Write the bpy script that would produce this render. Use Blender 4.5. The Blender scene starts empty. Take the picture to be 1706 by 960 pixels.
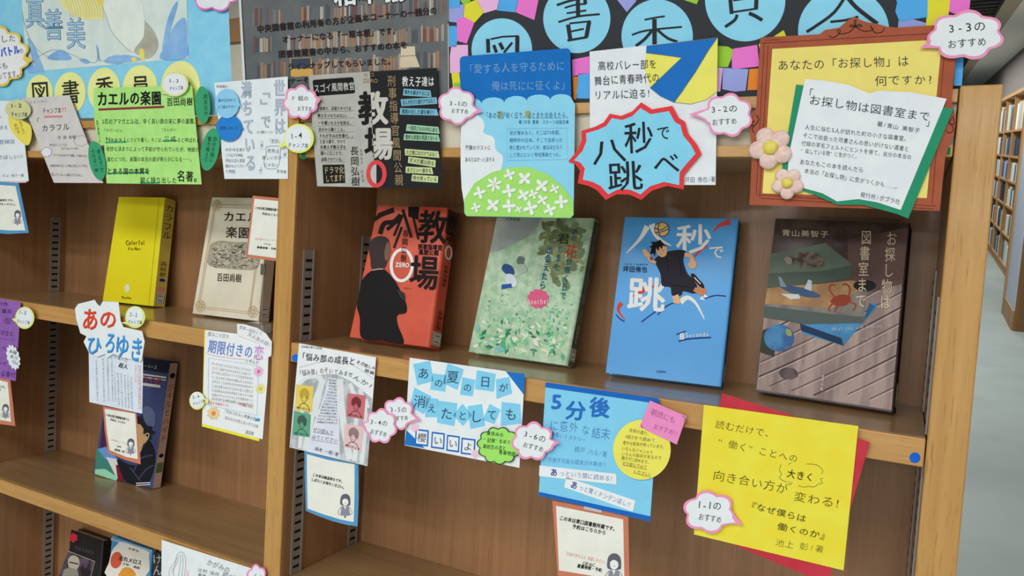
import bpy, bmesh, math, random
from mathutils import Vector, Matrix
random.seed(7)
scene = bpy.context.scene
COL = scene.collection
# ---------------------------------------------------------------- camera
# The shelf unit leans back by TILT; "unit frame" = X along the unit, Y into it, Z up its uprights (metres, front plane y=0).
S = 0.885
TILT = -math.radians(8.153)
RX = Matrix.Rotation(TILT, 3, 'X')
LIFT = 0.6053
FOC = 1249.47
CAMU = Vector((0.8275, -0.8573, 0.8984)) * S
RU = Vector((0.88322724, 0.46521002, 0.05907012))
UU = Vector((-0.08005678, 0.02546596, 0.99646495))
FU = Vector((-0.46206121, 0.88483395, -0.05973544))
def W(p): return RX @ Vector(p) + Vector((0, 0, LIFT))
cam = bpy.data.cameras.new('camera'); camo = bpy.data.objects.new('camera', cam); COL.objects.link(camo)
cam.sensor_width = 36; cam.lens = FOC * 36 / 1706; cam.clip_start = .02; cam.clip_end = 60
r, u, f = RX @ RU, RX @ UU, RX @ FU
camo.matrix_world = Matrix(((r.x, u.x, -f.x, 0), (r.y, u.y, -f.y, 0), (r.z, u.z, -f.z, 0), (0, 0, 0, 1)))
camo.location = W(CAMU)
scene.camera = camo
# ---------------------------------------------------------------- world, lights, exposure
scene.view_settings.view_transform = 'Standard'; scene.view_settings.look = 'None'
scene.view_settings.gamma = 1; scene.view_settings.use_curve_mapping = False
scene.view_settings.exposure = 0.21
wd = bpy.data.worlds.new('room_world'); scene.world = wd; wd.use_nodes = True
wd.node_tree.nodes['Background'].inputs[0].default_value = (0.78, 0.88, 1.0, 1)
wd.node_tree.nodes['Background'].inputs[1].default_value = 0.78
def area(loc, sx, sy, power, rot=(0, 0, 0), color=(.97, .98, 1)):
    l = bpy.data.lights.new('ceiling_or_fill_light', 'AREA'); l.shape = 'RECTANGLE'; l.size = sx; l.size_y = sy
    l.energy = power; l.color = color
    o = bpy.data.objects.new('ceiling_or_fill_light', l); COL.objects.link(o); o.location = loc; o.rotation_euler = rot
    return o
area((0.2, -1.25, 2.56), 2.6, 0.5, 24)
area((0.3, -3.1, 2.56), 3.2, 0.5, 62)
area((0.3, -5.0, 2.56), 3.2, 0.5, 70)  # added fill behind the camera, unseen, brightens the shelf interiors
area((1.9, 0.9, 2.56), 0.5, 2.0, 18)
area((1.0, 5.5, 2.56), 0.5, 3.5, 48)
area((1.0, 10.5, 2.56), 0.5, 4.0, 56)
area((-2.2, 1.8, 2.56), 2.0, 0.5, 40)
# ---------------------------------------------------------------- materials
def lin(c):
    out = []
    for v in c[:3]:
        v = v / 255
        out.append(v / 12.92 if v <= .04045 else ((v + .055) / 1.055) ** 2.4)
    return out
GAIN = 1.12
MATS = {}
def alb(c):
    return tuple(min(.9, max(.004, v * GAIN)) for v in lin(c)) + (1,)
def mat(c, rough=.8, c2=None, scale=40, spec=.25, stretch=(1, 1, 1), bump=0, detail=3, lo=.4, hi=.6, coat=0, metal=0):
    key = (tuple(c), rough, tuple(c2) if c2 else None, scale, spec, stretch, bump, detail, lo, hi, coat, metal)
    if key in MATS: return MATS[key]
    m = bpy.data.materials.new('procedural'); m.use_nodes = True
    nt = m.node_tree; b = nt.nodes['Principled BSDF']
    b.inputs['Roughness'].default_value = rough; b.inputs['Specular IOR Level'].default_value = spec
    b.inputs['Coat Weight'].default_value = coat; b.inputs['Coat Roughness'].default_value = .18
    b.inputs['Metallic'].default_value = metal
    tc = nt.nodes.new('ShaderNodeTexCoord'); mp = nt.nodes.new('ShaderNodeMapping')
    mp.inputs['Scale'].default_value = stretch
    nt.links.new(tc.outputs['Object'], mp.inputs['Vector'])
    n = nt.nodes.new('ShaderNodeTexNoise'); n.inputs['Scale'].default_value = scale; n.inputs['Detail'].default_value = detail
    nt.links.new(mp.outputs[0], n.inputs['Vector'])
    rp = nt.nodes.new('ShaderNodeValToRGB'); rp.color_ramp.elements[0].position = lo; rp.color_ramp.elements[1].position = hi
    a = alb(c); rp.color_ramp.elements[0].color = a
    rp.color_ramp.elements[1].color = alb(c2) if c2 else tuple(min(.92, v * 1.05) for v in a[:3]) + (1,)
    nt.links.new(n.outputs[0], rp.inputs[0]); nt.links.new(rp.outputs[0], b.inputs['Base Color'])
    if bump:
        bp = nt.nodes.new('ShaderNodeBump'); bp.inputs['Strength'].default_value = bump; bp.inputs['Distance'].default_value = .001
        nt.links.new(n.outputs[0], bp.inputs['Height']); nt.links.new(bp.outputs[0], b.inputs['Normal'])
    MATS[key] = m
    return m
def ink(c): return mat(c, .7, spec=.15)
def paper(c, c2=None): return mat(c, .85, c2, spec=.15)
def wood(name, c1, c2, pore, axis='z', rough=.42, coat=.15, pore_amt=.5):
    m = bpy.data.materials.new(name); m.use_nodes = True
    nt = m.node_tree; b = nt.nodes['Principled BSDF']; b.inputs['Roughness'].default_value = rough
    b.inputs['Coat Weight'].default_value = coat; b.inputs['Coat Roughness'].default_value = .12
    b.inputs['Specular IOR Level'].default_value = .35
    tc = nt.nodes.new('ShaderNodeTexCoord')
    def nz(scale, st, det, dist=0):
        mp = nt.nodes.new('ShaderNodeMapping')
        mp.inputs['Scale'].default_value = (st[0], st[1], st[2])
        nt.links.new(tc.outputs['Object'], mp.inputs['Vector'])
        n = nt.nodes.new('ShaderNodeTexNoise'); n.inputs['Scale'].default_value = scale; n.inputs['Detail'].default_value = det
        n.inputs['Distortion'].default_value = dist
        nt.links.new(mp.outputs[0], n.inputs['Vector']); return n
    s = {'z': (1, 1, .03), 'x': (.03, 1, 1)}[axis]
    s2 = {'z': (1, 1, .05), 'x': (.05, 1, 1)}[axis]
    n1 = nz(110, s, 5, .3); n2 = nz(620, s2, 2, .25); n3 = nz(9, (1, 1, 1), 2)
    r1 = nt.nodes.new('ShaderNodeValToRGB'); r1.color_ramp.elements[0].position = .3; r1.color_ramp.elements[1].position = .7
    r1.color_ramp.elements[0].color = alb(c1); r1.color_ramp.elements[1].color = alb(c2)
    nt.links.new(n1.outputs[0], r1.inputs[0])
    r2 = nt.nodes.new('ShaderNodeValToRGB'); r2.color_ramp.elements[0].position = .60; r2.color_ramp.elements[1].position = .72
    r2.color_ramp.elements[0].color = (0, 0, 0, 1); r2.color_ramp.elements[1].color = (pore_amt,) * 3 + (1,)
    nt.links.new(n2.outputs[0], r2.inputs[0])
    mx = nt.nodes.new('ShaderNodeMixRGB'); mx.inputs[2].default_value = alb(pore)
    nt.links.new(r2.outputs[0], mx.inputs[0]); nt.links.new(r1.outputs[0], mx.inputs[1])
    mx2 = nt.nodes.new('ShaderNodeMixRGB'); mx2.blend_type = 'MULTIPLY'; mx2.inputs[0].default_value = .22
    nt.links.new(n3.outputs[0], mx2.inputs[2]); nt.links.new(mx.outputs[0], mx2.inputs[1])
    nt.links.new(mx2.outputs[0], b.inputs['Base Color'])
    bp = nt.nodes.new('ShaderNodeBump'); bp.inputs['Strength'].default_value = .12; bp.inputs['Distance'].default_value = .0006
    nt.links.new(n1.outputs[0], bp.inputs['Height']); nt.links.new(bp.outputs[0], b.inputs['Normal'])
    return m
OAKZ = wood('oak_upright', (190, 140, 74), (206, 160, 92), (132, 88, 42), 'z', pore_amt=.5)
OAKX = wood('oak_edging', (190, 140, 76), (206, 158, 94), (136, 90, 46), 'x', pore_amt=.45)
VENZ = wood('veneer_side', (152, 110, 74), (170, 126, 86), (112, 78, 50), 'z', .38, .2, .4)
VENX = wood('veneer_shelf', (154, 120, 80), (172, 138, 94), (122, 90, 58), 'x', .3, .35, .35)
WHITE = (222, 227, 234); BLACK = (34, 34, 36); PINK = (255, 148, 184); SKY = (128, 198, 240); BLUE = (30, 112, 190)
# ---------------------------------------------------------------- picture point -> point on a real plane of the unit
def ray(px, py): return RU * ((px - 853) / FOC) + UU * ((480 - py) / FOC) + FU
class Plane:
    def __init__(s, o, n):
        s.o = Vector(o); s.n = Vector(n).normalized()
        if (CAMU - s.o).dot(s.n) < 0: s.n = -s.n
    def at(s, p, k=0.):
        v = ray(p[0], p[1]); o = s.o + s.n * k
        return CAMU + v * ((o - CAMU).dot(s.n) / v.dot(s.n))
def front(y): return Plane((0, y, 0), (0, -1, 0))
def CR(ox, oy, sc):
    def g(*a):
        if len(a) == 2 and not hasattr(a[0], '__len__'): return (ox + a[0] / sc, oy + a[1] / sc)
        return [(ox + p[0] / sc, oy + p[1] / sc) for p in a]
    return g
# ---------------------------------------------------------------- things and parts
class Part:
    def __init__(s, name, v, f, m, parent=None, kind=None, smooth=False, label=None):
        s.name, s.v, s.f, s.m, s.parent, s.kind, s.smooth, s.label, s.obj = name, v, f, m, parent, kind, smooth, label, None
class Thing:
    def __init__(s, name, label, cat, group=None, kind=None, world=False):
        s.name, s.label, s.cat, s.group, s.kind, s.world, s.parts = name, label, cat, group, kind, world, []; s.cnt = 0
    def add(s, name, v, f, m, parent=None, kind=None, smooth=False, label=None):
        # merge prints of one colour under one parent
        if name in ('lettering', 'drawing', 'underline', 'print_lines'):
            for p in s.parts:
                if p.name == name and p.m is m and p.parent is parent:
                    n = len(p.v); p.v += list(v); p.f += [[i + n for i in q] for q in f]; return p
        p = Part(name, list(v), [list(q) for q in f], m, parent, kind, smooth, label); s.parts.append(p); return p
    def poly(s, pl, pts, m, k=0., t=.0005, name='paper', parent=None, label=None):
        n = len(pts)
        v = [pl.at(p, k + t) for p in pts] + [pl.at(p, k) for p in pts]
        fs = [list(range(n)), list(range(2 * n - 1, n - 1, -1))] + [[i, n + i, n + (i + 1) % n, (i + 1) % n] for i in range(n)]
        return s.add(name, v, fs, m, parent, label=label)
    def flat(s, pl, pts, m, k, name='drawing', parent=None):
        s.cnt += 1; k += (s.cnt % 60) * 3e-6
        return s.add(name, [pl.at(p, k) for p in pts], [list(range(len(pts)))], m, parent)
    def stroke(s, pl, pts, w, m, k, closed=False, name='drawing', parent=None):
        s.cnt += 1; k += (s.cnt % 60) * 3e-6
        n = len(pts); L = []; Rr = []
        for i in range(n):
            a = pts[i - 1] if (i > 0 or closed) else pts[i]
            b = pts[(i + 1) % n] if (i < n - 1 or closed) else pts[i]
            dx, dy = b[0] - a[0], b[1] - a[1]; q = math.hypot(dx, dy) or 1
            nx, ny = -dy / q * w / 2, dx / q * w / 2
            L.append((pts[i][0] + nx, pts[i][1] + ny)); Rr.append((pts[i][0] - nx, pts[i][1] - ny))
        v = [pl.at(p, k) for p in L + Rr]
        fs = [[i, (i + 1) % n, n + (i + 1) % n, n + i] for i in range(n if closed else n - 1)]
        return s.add(name, v, fs, m, parent)
    def text(s, pl, txt, p0, p1, h, m, k, wt=0., jit=.065, parent=None, vert=False, up=None, wide=.96, clip=None, rot=0):
        def cw(c):
            if vert: return 1.0
            if c == ' ': return .5
            if c in 'Iil1!.,|': return .4
            return .62 if ord(c) < 256 else 1.0
        tot = sum(cw(c) for c in txt)
        dx, dy = (p1[0] - p0[0]), (p1[1] - p0[1]); ln = math.hypot(dx, dy)
        ex, ey = dx / ln, dy / ln; unit = ln / tot
        pos = 0; V = []; F = []
        rs = random.Random(hash_s(txt))
        for c in txt:
            w_ = cw(c); mid = (pos + w_ / 2) * unit; pos += w_
            if c == ' ': continue
            bold = wt > .004
            gv, gf, gx, gw = glyph(c, 0. if bold else wt)
            cx, cy = p0[0] + ex * mid, p0[1] + ey * mid
            a = rs.uniform(-jit, jit) + rot; sc = 1 + rs.uniform(-jit, jit); cy += rs.uniform(-jit, jit) * h * .4
            if vert: ax, ay, bx, by, sx, sy = 1, 0, 0, 1, h, unit * .96
            else:
                ax, ay = ex, ey; bx, by = (-ey, ex) if up is None else (-up[0], -up[1]); sx, sy = (unit * wide if ord(c) > 255 else unit * wide), h
            if vert and up is not None: bx, by = -up[0], -up[1]; 
            n0 = len(V)
            turn = vert and c in 'ー「」『』（）…～─-、。'
            for (x, y) in gv:
                if ord(c) > 255: X, Y = x - .5, y - .38
                else: X, Y = x - gx - gw / 2, y - .36
                if turn:
                    if c in '、。': X += .5; Y += .5
                    else: X, Y = Y, -X
                X, Y = X * math.cos(a) - Y * math.sin(a), X * math.sin(a) + Y * math.cos(a)
                X *= sx * sc; Y *= sy * sc
                V.append((cx + ax * X - bx * Y, cy + ay * X - by * Y, 0.))
            F += [[i + n0 for i in q] for q in gf]
            if bold:
                base_ = V[n0:]; m1 = len(base_); dd = wt * 1.05 * min(sx, sy)
                for ci, (ox, oy) in enumerate(((dd, 0), (-dd, 0), (0, dd), (0, -dd)) if wt < .02 else ((dd, dd * .4), (-dd, -dd * .4), (dd * .4, -dd), (-dd * .4, dd), (dd * .5, 0), (-dd * .5, 0))):
                    V += [(p[0] + ox, p[1] + oy, (ci + 1) * .00002) for p in base_]; F += [[i + n0 + m1 * (ci + 1) for i in q] for q in gf]
        if clip:
            (qx, qy), (nx, ny) = clip
            bm = bmesh.new(); vs = [bm.verts.new((x, y, z_)) for x, y, z_ in V]
            for q in F:
                try: bm.faces.new([vs[i] for i in q])
                except ValueError: pass
            bmesh.ops.bisect_plane(bm, geom=list(bm.verts) + list(bm.edges) + list(bm.faces), plane_co=(qx, qy, 0), plane_no=(nx, ny, 0), clear_outer=True)
            bm.verts.index_update(); V = [(v.co.x, v.co.y, v.co.z) for v in bm.verts]; F = [[v.index for v in q.verts] for q in bm.faces]; bm.free()
        if V: s.add('lettering', [pl.at(p, k + p[2]) for p in V], F, m, parent)
    def done(s, base=None):
        allv = [v for p in s.parts for v in p.v]
        if not allv: return
        b = Vector(base) if base else Vector((sum(v[0] for v in allv) / len(allv), sum(v[1] for v in allv) / len(allv), min(v[2] for v in allv)))
        def mk(p):
            me = bpy.data.meshes.new(p.name); me.from_pydata([tuple(Vector(v) - b) for v in p.v], [], p.f); me.materials.append(p.m)
            if p.smooth: me.polygons.foreach_set('use_smooth', [True] * len(me.polygons))
            me.update(); o = bpy.data.objects.new(p.name, me); LINKQ.append(o)
            if p.kind or (p.name in ('lettering','drawing')): o['kind'] = p.kind or 'stuff'
            if p.label: o['label'] = p.label
            return o
        single = len(s.parts) == 1
        if single: s.parts[0].name = s.name; root = mk(s.parts[0])
        else:
            root = bpy.data.objects.new(s.name, None); LINKQ.append(root); root.empty_display_size = .02
            for p in s.parts:
                p.obj = mk(p); p.obj.parent = p.parent.obj if p.parent else root
        if s.world: root.location = b
        else: root.location = W(b); root.rotation_euler = (TILT, 0, 0)
        if s.label: root['label'] = s.label
        if s.cat: root['category'] = s.cat
        if s.group: root['group'] = s.group
        if s.kind: root['kind'] = s.kind
        s.root = root
        return root
LINKQ = []
def hash_s(t): return sum((i + 1) * ord(c) for i, c in enumerate(t)) % 99991
GL = {}
fcur = bpy.data.curves.new('glyph_source', 'FONT'); fobj = bpy.data.objects.new('glyph_source', fcur); COL.objects.link(fobj)
fcur.resolution_u = 2; fcur.fill_mode = 'FRONT'
def glyph(c, wt):
    key = (c, wt)
    if key in GL: return GL[key]
    fcur.body = c; fcur.offset = wt
    fobj.update_tag(); bpy.context.view_layer.update()
    me = bpy.data.meshes.new_from_object(fobj.evaluated_get(bpy.context.evaluated_depsgraph_get()))
    v = [(p.co.x, p.co.y) for p in me.vertices]; fs = [list(p.vertices) for p in me.polygons]
    bpy.data.meshes.remove(me)
    x0 = min([p[0] for p in v] or [0]); x1 = max([p[0] for p in v] or [0])
    GL[key] = (v, fs, x0, x1 - x0); return GL[key]
# ---------------------------------------------------------------- solids
def box_vf(x0, x1, y0, y1, z0, z1):
    v = [(x0, y0, z0), (x1, y0, z0), (x1, y1, z0), (x0, y1, z0), (x0, y0, z1), (x1, y0, z1), (x1, y1, z1), (x0, y1, z1)]
    return [Vector(p) for p in v], [[0, 3, 2, 1], [4, 5, 6, 7], [0, 1, 5, 4], [1, 2, 6, 5], [2, 3, 7, 6], [3, 0, 4, 7]]
def bbox_vf(x0, x1, y0, y1, z0, z1, bev=.0015):
    bm = bmesh.new(); bmesh.ops.create_cube(bm, size=1)
    for v in bm.verts: v.co = Vector(((x0 + x1) / 2 + v.co.x * (x1 - x0), (y0 + y1) / 2 + v.co.y * (y1 - y0), (z0 + z1) / 2 + v.co.z * (z1 - z0)))
    bmesh.ops.bevel(bm, geom=list(bm.edges), offset=bev, segments=2, affect='EDGES', profile=.5)
    bm.verts.index_update(); r_ = [v.co.copy() for v in bm.verts], [[v.index for v in q.verts] for q in bm.faces]; bm.free(); return r_
def sphere_vf(c, rx, ry, rz, seg=14, rings=9, wob=0, seed=0):
    rr = random.Random(seed); v = []; fs = []
    for i in range(rings + 1):
        t = math.pi * i / rings
        for j in range(seg):
            a = 2 * math.pi * j / seg; q = 1 + rr.uniform(-wob, wob)
            v.append(Vector((c[0] + rx * q * math.sin(t) * math.cos(a), c[1] + ry * q * math.sin(t) * math.sin(a), c[2] + rz * q * math.cos(t))))
    for i in range(rings):
        for j in range(seg):
            fs.append([i * seg + j, (i + 1) * seg + j, (i + 1) * seg + (j + 1) % seg, i * seg + (j + 1) % seg])
    return v, fs
def tube_vf(pts, rad, seg=8):
    v = []; fs = []; n = len(pts)
    for i, p in enumerate(pts):
        p = Vector(p); d = (Vector(pts[min(i + 1, n - 1)]) - Vector(pts[max(i - 1, 0)])).normalized()
        a = d.orthogonal().normalized(); b = d.cross(a)
        for j in range(seg):
            t = 2 * math.pi * j / seg; v.append(p + (a * math.cos(t) + b * math.sin(t)) * rad)
    for i in range(n - 1):
        for j in range(seg): fs.append([i * seg + j, i * seg + (j + 1) % seg, (i + 1) * seg + (j + 1) % seg, (i + 1) * seg + j])
    fs += [list(range(seg - 1, -1, -1)), [(n - 1) * seg + j for j in range(seg)]]
    return v, fs
# 2-D outlines in picture pixels
def ell(c, rx, ry, n=40, rot=0, a0=0, a1=2 * math.pi):
    out = []
    full = abs(a1 - a0 - 2 * math.pi) < 1e-6
    for i in range(n):
        t = a0 + (a1 - a0) * i / (n if full else n - 1); x, y = rx * math.cos(t), ry * math.sin(t)
        out.append((c[0] + x * math.cos(rot) - y * math.sin(rot), c[1] + x * math.sin(rot) + y * math.cos(rot)))
    return out
def cloud(c, rx, ry, n=8, amp=.13, rot=0, ph=0., tail=None, tw=.3, seg=7):
    out = []; N = n * seg; ta = None
    if tail: ta = math.atan2((tail[1] - c[1]) / ry, (tail[0] - c[0]) / rx) % (2 * math.pi)
    for i in range(N):
        t = 2 * math.pi * i / N
        d = 9
        if ta is not None:
            d = abs((t - ta + math.pi) % (2 * math.pi) - math.pi)
        if d < tw / 2:
            if not out or out[-1] != tail: out.append(tail)
            continue
        q = 1 - amp + amp * 1.3 * abs(math.sin((n * t / 2) + ph))
        x, y = rx * q * math.cos(t), ry * q * math.sin(t)
        out.append((c[0] + x * math.cos(rot) - y * math.sin(rot), c[1] + x * math.sin(rot) + y * math.cos(rot)))
    res = []
    for p in out:
        if p != tail or tail not in res: res.append(p)
    return res
def spl(pts, n=6, closed=True):
    out = []; N = len(pts)
    for i in range(N if closed else N - 1):
        g = (lambda j: pts[j % N]) if closed else (lambda j: pts[max(0, min(N - 1, j))])
        p0, p1, p2, p3 = g(i - 1), g(i), g(i + 1), g(i + 2)
        for q in range(n):
            t = q / n
            out.append(tuple(.5 * (2 * p1[a] + (p2[a] - p0[a]) * t + (2 * p0[a] - 5 * p1[a] + 4 * p2[a] - p3[a]) * t * t + (3 * p1[a] - p0[a] - 3 * p2[a] + p3[a]) * t ** 3) for a in (0, 1)))
    if not closed: out.append(tuple(pts[-1]))
    return out
def rrect(tl, tr, br, bl, r_=6):
    q = [tl, tr, br, bl]; out = []
    for i in range(4):
        p, a, b = q[i], q[i - 1], q[(i + 1) % 4]
        da = math.hypot(a[0] - p[0], a[1] - p[1]); db = math.hypot(b[0] - p[0], b[1] - p[1])
        s_ = (p[0] + (a[0] - p[0]) * r_ / da, p[1] + (a[1] - p[1]) * r_ / da); e = (p[0] + (b[0] - p[0]) * r_ / db, p[1] + (b[1] - p[1]) * r_ / db)
        for j in range(6):
            t = j / 5; out.append(((1 - t) ** 2 * s_[0] + 2 * t * (1 - t) * p[0] + t * t * e[0], (1 - t) ** 2 * s_[1] + 2 * t * (1 - t) * p[1] + t * t * e[1]))
    return out
def lerp2(a, b, t): return (a[0] + (b[0] - a[0]) * t, a[1] + (b[1] - a[1]) * t)
def quadmap(q):   # q: tl,tr,br,bl  -> (u,v) in 0..1
    return lambda u_, v_: lerp2(lerp2(q[0], q[1], u_), lerp2(q[3], q[2], u_), v_)
# ================================================================= SETTING (world metres)
def wbox(name, dims, m, label=None, cat=None, kind='structure', bev=0):
    t = Thing(name, label, cat, kind=kind, world=True)
    v, fs = (bbox_vf(*dims, bev) if bev else box_vf(*dims)); t.add(name, v, fs, m); return t.done()
wbox('floor', (-6, 5, -6, 17, -.1, 0), mat((156, 168, 162), .5, (164, 176, 170), 3, spec=.3))
SLAT = mat((70, 68, 66), .7)
wbox('ceiling', (-6, 5, -6, 17, 2.66, 2.76), mat((96, 94, 92), .8))
wbox('trim_1', (1.24, 1.36, .4, 17, 2.58, 2.66), mat((170, 160, 140), .7))      # beam beside the slatted ceiling
wbox('trim_2', (1.36, 1.80, .4, 17, 2.60, 2.66), mat((226, 232, 232), .6))      # pale soffit strip over the bookcases
wbox('wall_right', (1.98, 2.1, -6, 17, 0, 2.66), mat((150, 146, 140), .8))
wbox('trim_3', (1.74, 1.98, 7.3, 17, 2.10, 2.60), mat((120, 114, 108), .8))     # bulkhead above the far bookcase
wbox('wall_back', (-6, 5, 17, 17.1, 0, 2.66), mat((190, 190, 182), .8))
wbox('wall_left', (-6.1, -6, -6, 17, 0, 2.66), mat((190, 190, 182), .8))
wbox('wall_behind_camera', (-6, 5, -6.1, -6, 0, 2.66), mat((200, 198, 190), .8)).name = 'wall_front'
wbox('wall_partition', (-6, .55, 2.9, 3.0, 0, 2.66), mat((176, 170, 154), .8)).name = 'wall_middle'
wbox('trim_4', (-6, .55, 2.87, 2.9, 2.16, 2.30), mat((140, 104, 70), .6))
t = Thing('ceiling_slats', None, None, kind='structure', world=True)
for i in range(90):
    v, fs = box_vf(.4, 1.24, .6 + i * .18, .66 + i * .18, 2.61, 2.66); t.add('ceiling_slat' , v, fs, SLAT)
vv = []; ff = []
for p in t.parts: n0 = len(vv); vv += p.v; ff += [[i + n0 for i in q] for q in p.f]
t.parts = []; t.name = 'trim_5'; t.add('trim_5', vv, ff, SLAT); t.done()
# nearer bookcase end panel
FWOOD = mat((176, 134, 88), .5, (190, 150, 102), 20, stretch=(1, 1, .1))
t = Thing('bookcase_end', 'white end panel with wooden skirting and edge trim in the aisle at right', 'bookcase', world=True)
t.add('side_panel', *box_vf(1.535, 1.56, 6.53, 7.22, .16, 2.12), mat((206, 214, 228), .6))
t.add('skirting', *box_vf(1.525, 1.56, 6.53, 7.26, 0, .16), FWOOD)
t.add('edge_trim', *box_vf(1.52, 1.60, 7.2, 7.26, .0, 2.14), FWOOD)
t.add('front_panel', *box_vf(1.54, 1.97, 6.50, 6.53, 0, 2.14), mat((128, 96, 62), .5, (140, 106, 70), 20, stretch=(1, 1, .1)))
t.add('top_board', *box_vf(1.52, 1.97, 6.50, 7.26, 2.12, 2.14), FWOOD)
t.add('back_panel', *box_vf(1.95, 1.97, 6.53, 7.2, 0, 2.12), FWOOD)
t.done()
# far bookcase along the aisle
FZ = [.12, .45, .78, 1.07, 1.357, 1.66]; FTOP = 2.06
Y0 = 7.3; NB = 9; BAYL = 1.0
t = Thing('bookcase', 'long wooden bookcase full of books down the aisle at far right', 'bookcase', world=True)
t.add('plinth', *box_vf(1.74, 1.97, Y0, Y0 + NB * BAYL, 0, .1), FWOOD)
t.add('back_panel', *box_vf(1.96, 1.975, Y0, Y0 + NB * BAYL, .1, FTOP), mat((110, 80, 54), .7))
t.add('top_board', *box_vf(1.70, 1.975, Y0, Y0 + NB * BAYL, FTOP, FTOP + .04), FWOOD)
for i in range(NB + 1): t.add('upright', *box_vf(1.72, 1.96, Y0 + i * BAYL - .015, Y0 + i * BAYL + .015, .1, FTOP), FWOOD)
for i in range(NB):
    for z in FZ: t.add('shelf', *box_vf(1.725, 1.96, Y0 + i * BAYL + .016, Y0 + (i + 1) * BAYL - .016, z - .025, z), FWOOD)
t.done()
fm = [mat(c, .6) for c in [(214, 220, 214), (190, 200, 196), (60, 72, 110), (150, 128, 80), (120, 70, 50), (230, 232, 226), (50, 52, 58), (150, 170, 200), (196, 180, 140), (90, 110, 100)]]
fbm = []
for m in fm:
    me = bpy.data.meshes.new('book'); v, fs = box_vf(-.09, .09, -.5, .5, 0, 1)
    sp, sf = box_vf(-.0915, -.09, -.5, .5, .08, .2)
    me.from_pydata([tuple(p) for p in v], [], fs); me.materials.append(m); fbm.append(me)
rb = random.Random(3)
for i in range(NB - 2):
    for zi, z in enumerate(FZ):
        y = Y0 + i * BAYL + .03; hh = (FZ + [FTOP])[zi + 1] - z - .05
        while y < Y0 + (i + 1) * BAYL - .225:
            w_ = rb.uniform(.08, .2); ci = (rb.randrange(10) if zi % 2 else rb.choice([0, 1, 5, 6, 9, 2])); o = bpy.data.objects.new('book', fbm[ci]); LINKQ.append(o)
            o.location = (1.83, y + w_ / 2, z + .0005); o.scale = (1, w_ * .96, hh * rb.uniform(.72, .95))
            cn = ['pale grey', 'grey green', 'navy', 'olive tan', 'brown', 'white', 'black', 'light blue', 'sand coloured', 'dark green'][ci]
            rn = ['bottom shelf', 'second shelf from the bottom', 'third shelf from the bottom', 'third shelf from the top', 'second shelf from the top', 'top shelf'][zi]
            o['label'] = cn + ' book on the ' + rn + ' of the far aisle bookcase'; o['category'] = 'book'; o['group'] = cn + ' books on the ' + rn + ' of the far bookcase'
            y += w_
# ================================================================= SHELF UNIT (unit frame)
D = .1969 * S
XC0, XC1, XR0, XR1 = -.0352 * S, 0., .86 * S, .8958 * S
XL1 = -.8904 * S; XL0 = XL1 - .031
ZM, ZMB, ZL, ZLB = .7259 * S, .6963 * S, .3542 * S, .3267 * S
ZRB = .3503 * S
ZH0, ZH1 = 1.0089 * S, 1.0757 * S
ZT = 1.0778 * S
ZX = -.02 * S
ZF = -.56
t = Thing('display_bookshelf', 'light oak display bookshelf with two bays leaning back slightly', 'bookshelf')
for x0, x1 in ((XL0, XL1), (XC0, XC1), (XR0, XR1)):
    t.add('upright', *bbox_vf(x0 , x1, 0, .004, ZF, ZT), OAKZ, label='oak front edge of an upright')
    t.add('side_panel', *bbox_vf(x0, x1, .004, D + .012, ZF, ZT - .001, .0006), VENZ)
def shelf(x0, x1, zt, zb):
    g = .0008
    t.add('shelf', *bbox_vf(x0 + g, x1 - g, .010, D - .0005, zb + .002, zt, .0006), VENX)
    t.add('shelf_edge', *bbox_vf(x0 + g, x1 - g, .003, .010, zb, zt, .0012), OAKX)
shelf(XL1, XC0, ZM, ZMB); shelf(XC1, XR0, ZM, ZMB)
shelf(XL1, XC0, ZL, ZLB); shelf(XC1, XR0, ZRB, ZRB - .025)
shelf(XL1, XC0, ZX, ZX - .025); shelf(XC1, XR0, ZX, ZX - .025)
for x0, x1 in ((XL1, XC0), (XC1, XR0)):
    t.add('back_panel', *box_vf(x0, x1, D, D + .01, ZF, ZT - .003), VENZ)
    t.add('top_board', *box_vf(x0 + .0008, x1 - .0008, .006, D, ZT - .014, ZT - .0025), VENX)
    t.add('header_panel', *box_vf(x0 + .0008, x1 - .0008, .009, .013, ZH0 + .006, ZH1 - .006), mat((206, 198, 176), .6))
    t.add('header_rail', *bbox_vf(x0 + .0008, x1 - .0008, .003, .022, ZH0, ZH0 + .0115, .001), OAKX)
    t.add('header_rail', *bbox_vf(x0 + .0008, x1 - .0008, .003, .022, ZH1 - .012, ZH1, .001), OAKX)
    t.add('underboard', *box_vf(x0 + .0008, x1 - .0008, .022, D - .0005, ZH0 + .001, ZH0 + .011), VENX)
RAIL = mat((140, 134, 126), .4, metal=.2, spec=.5); DARK = ink((28, 22, 18))
def rail(xs, sgn, y0, y1, z0, z1):
    xa, xb = (xs, xs + .0016) if sgn > 0 else (xs - .0016, xs)
    p = t.add('slotted_rail', *box_vf(xa, xb, y0, y1, z0, z1), RAIL)
    v, fs = box_vf(xa, xb + (.0012 if sgn > 0 else 0), y1 - .0028, y1, z0, z1); t.add('rail_lip', v, fs, RAIL, p)
    V = []; F = []; z = z0 + .008
    while z < z1 - .008:
        x_ = xs + sgn * .0019
        v, fs = box_vf(min(x_, xs), max(x_, xs), y0 + .004, y1 - .0045, z, z + .0036); n0 = len(V); V += v; F += [[i + n0 for i in q] for q in fs]; z += .0127
    t.add('rail_slots', V, F, DARK, p, kind='stuff')
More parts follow.
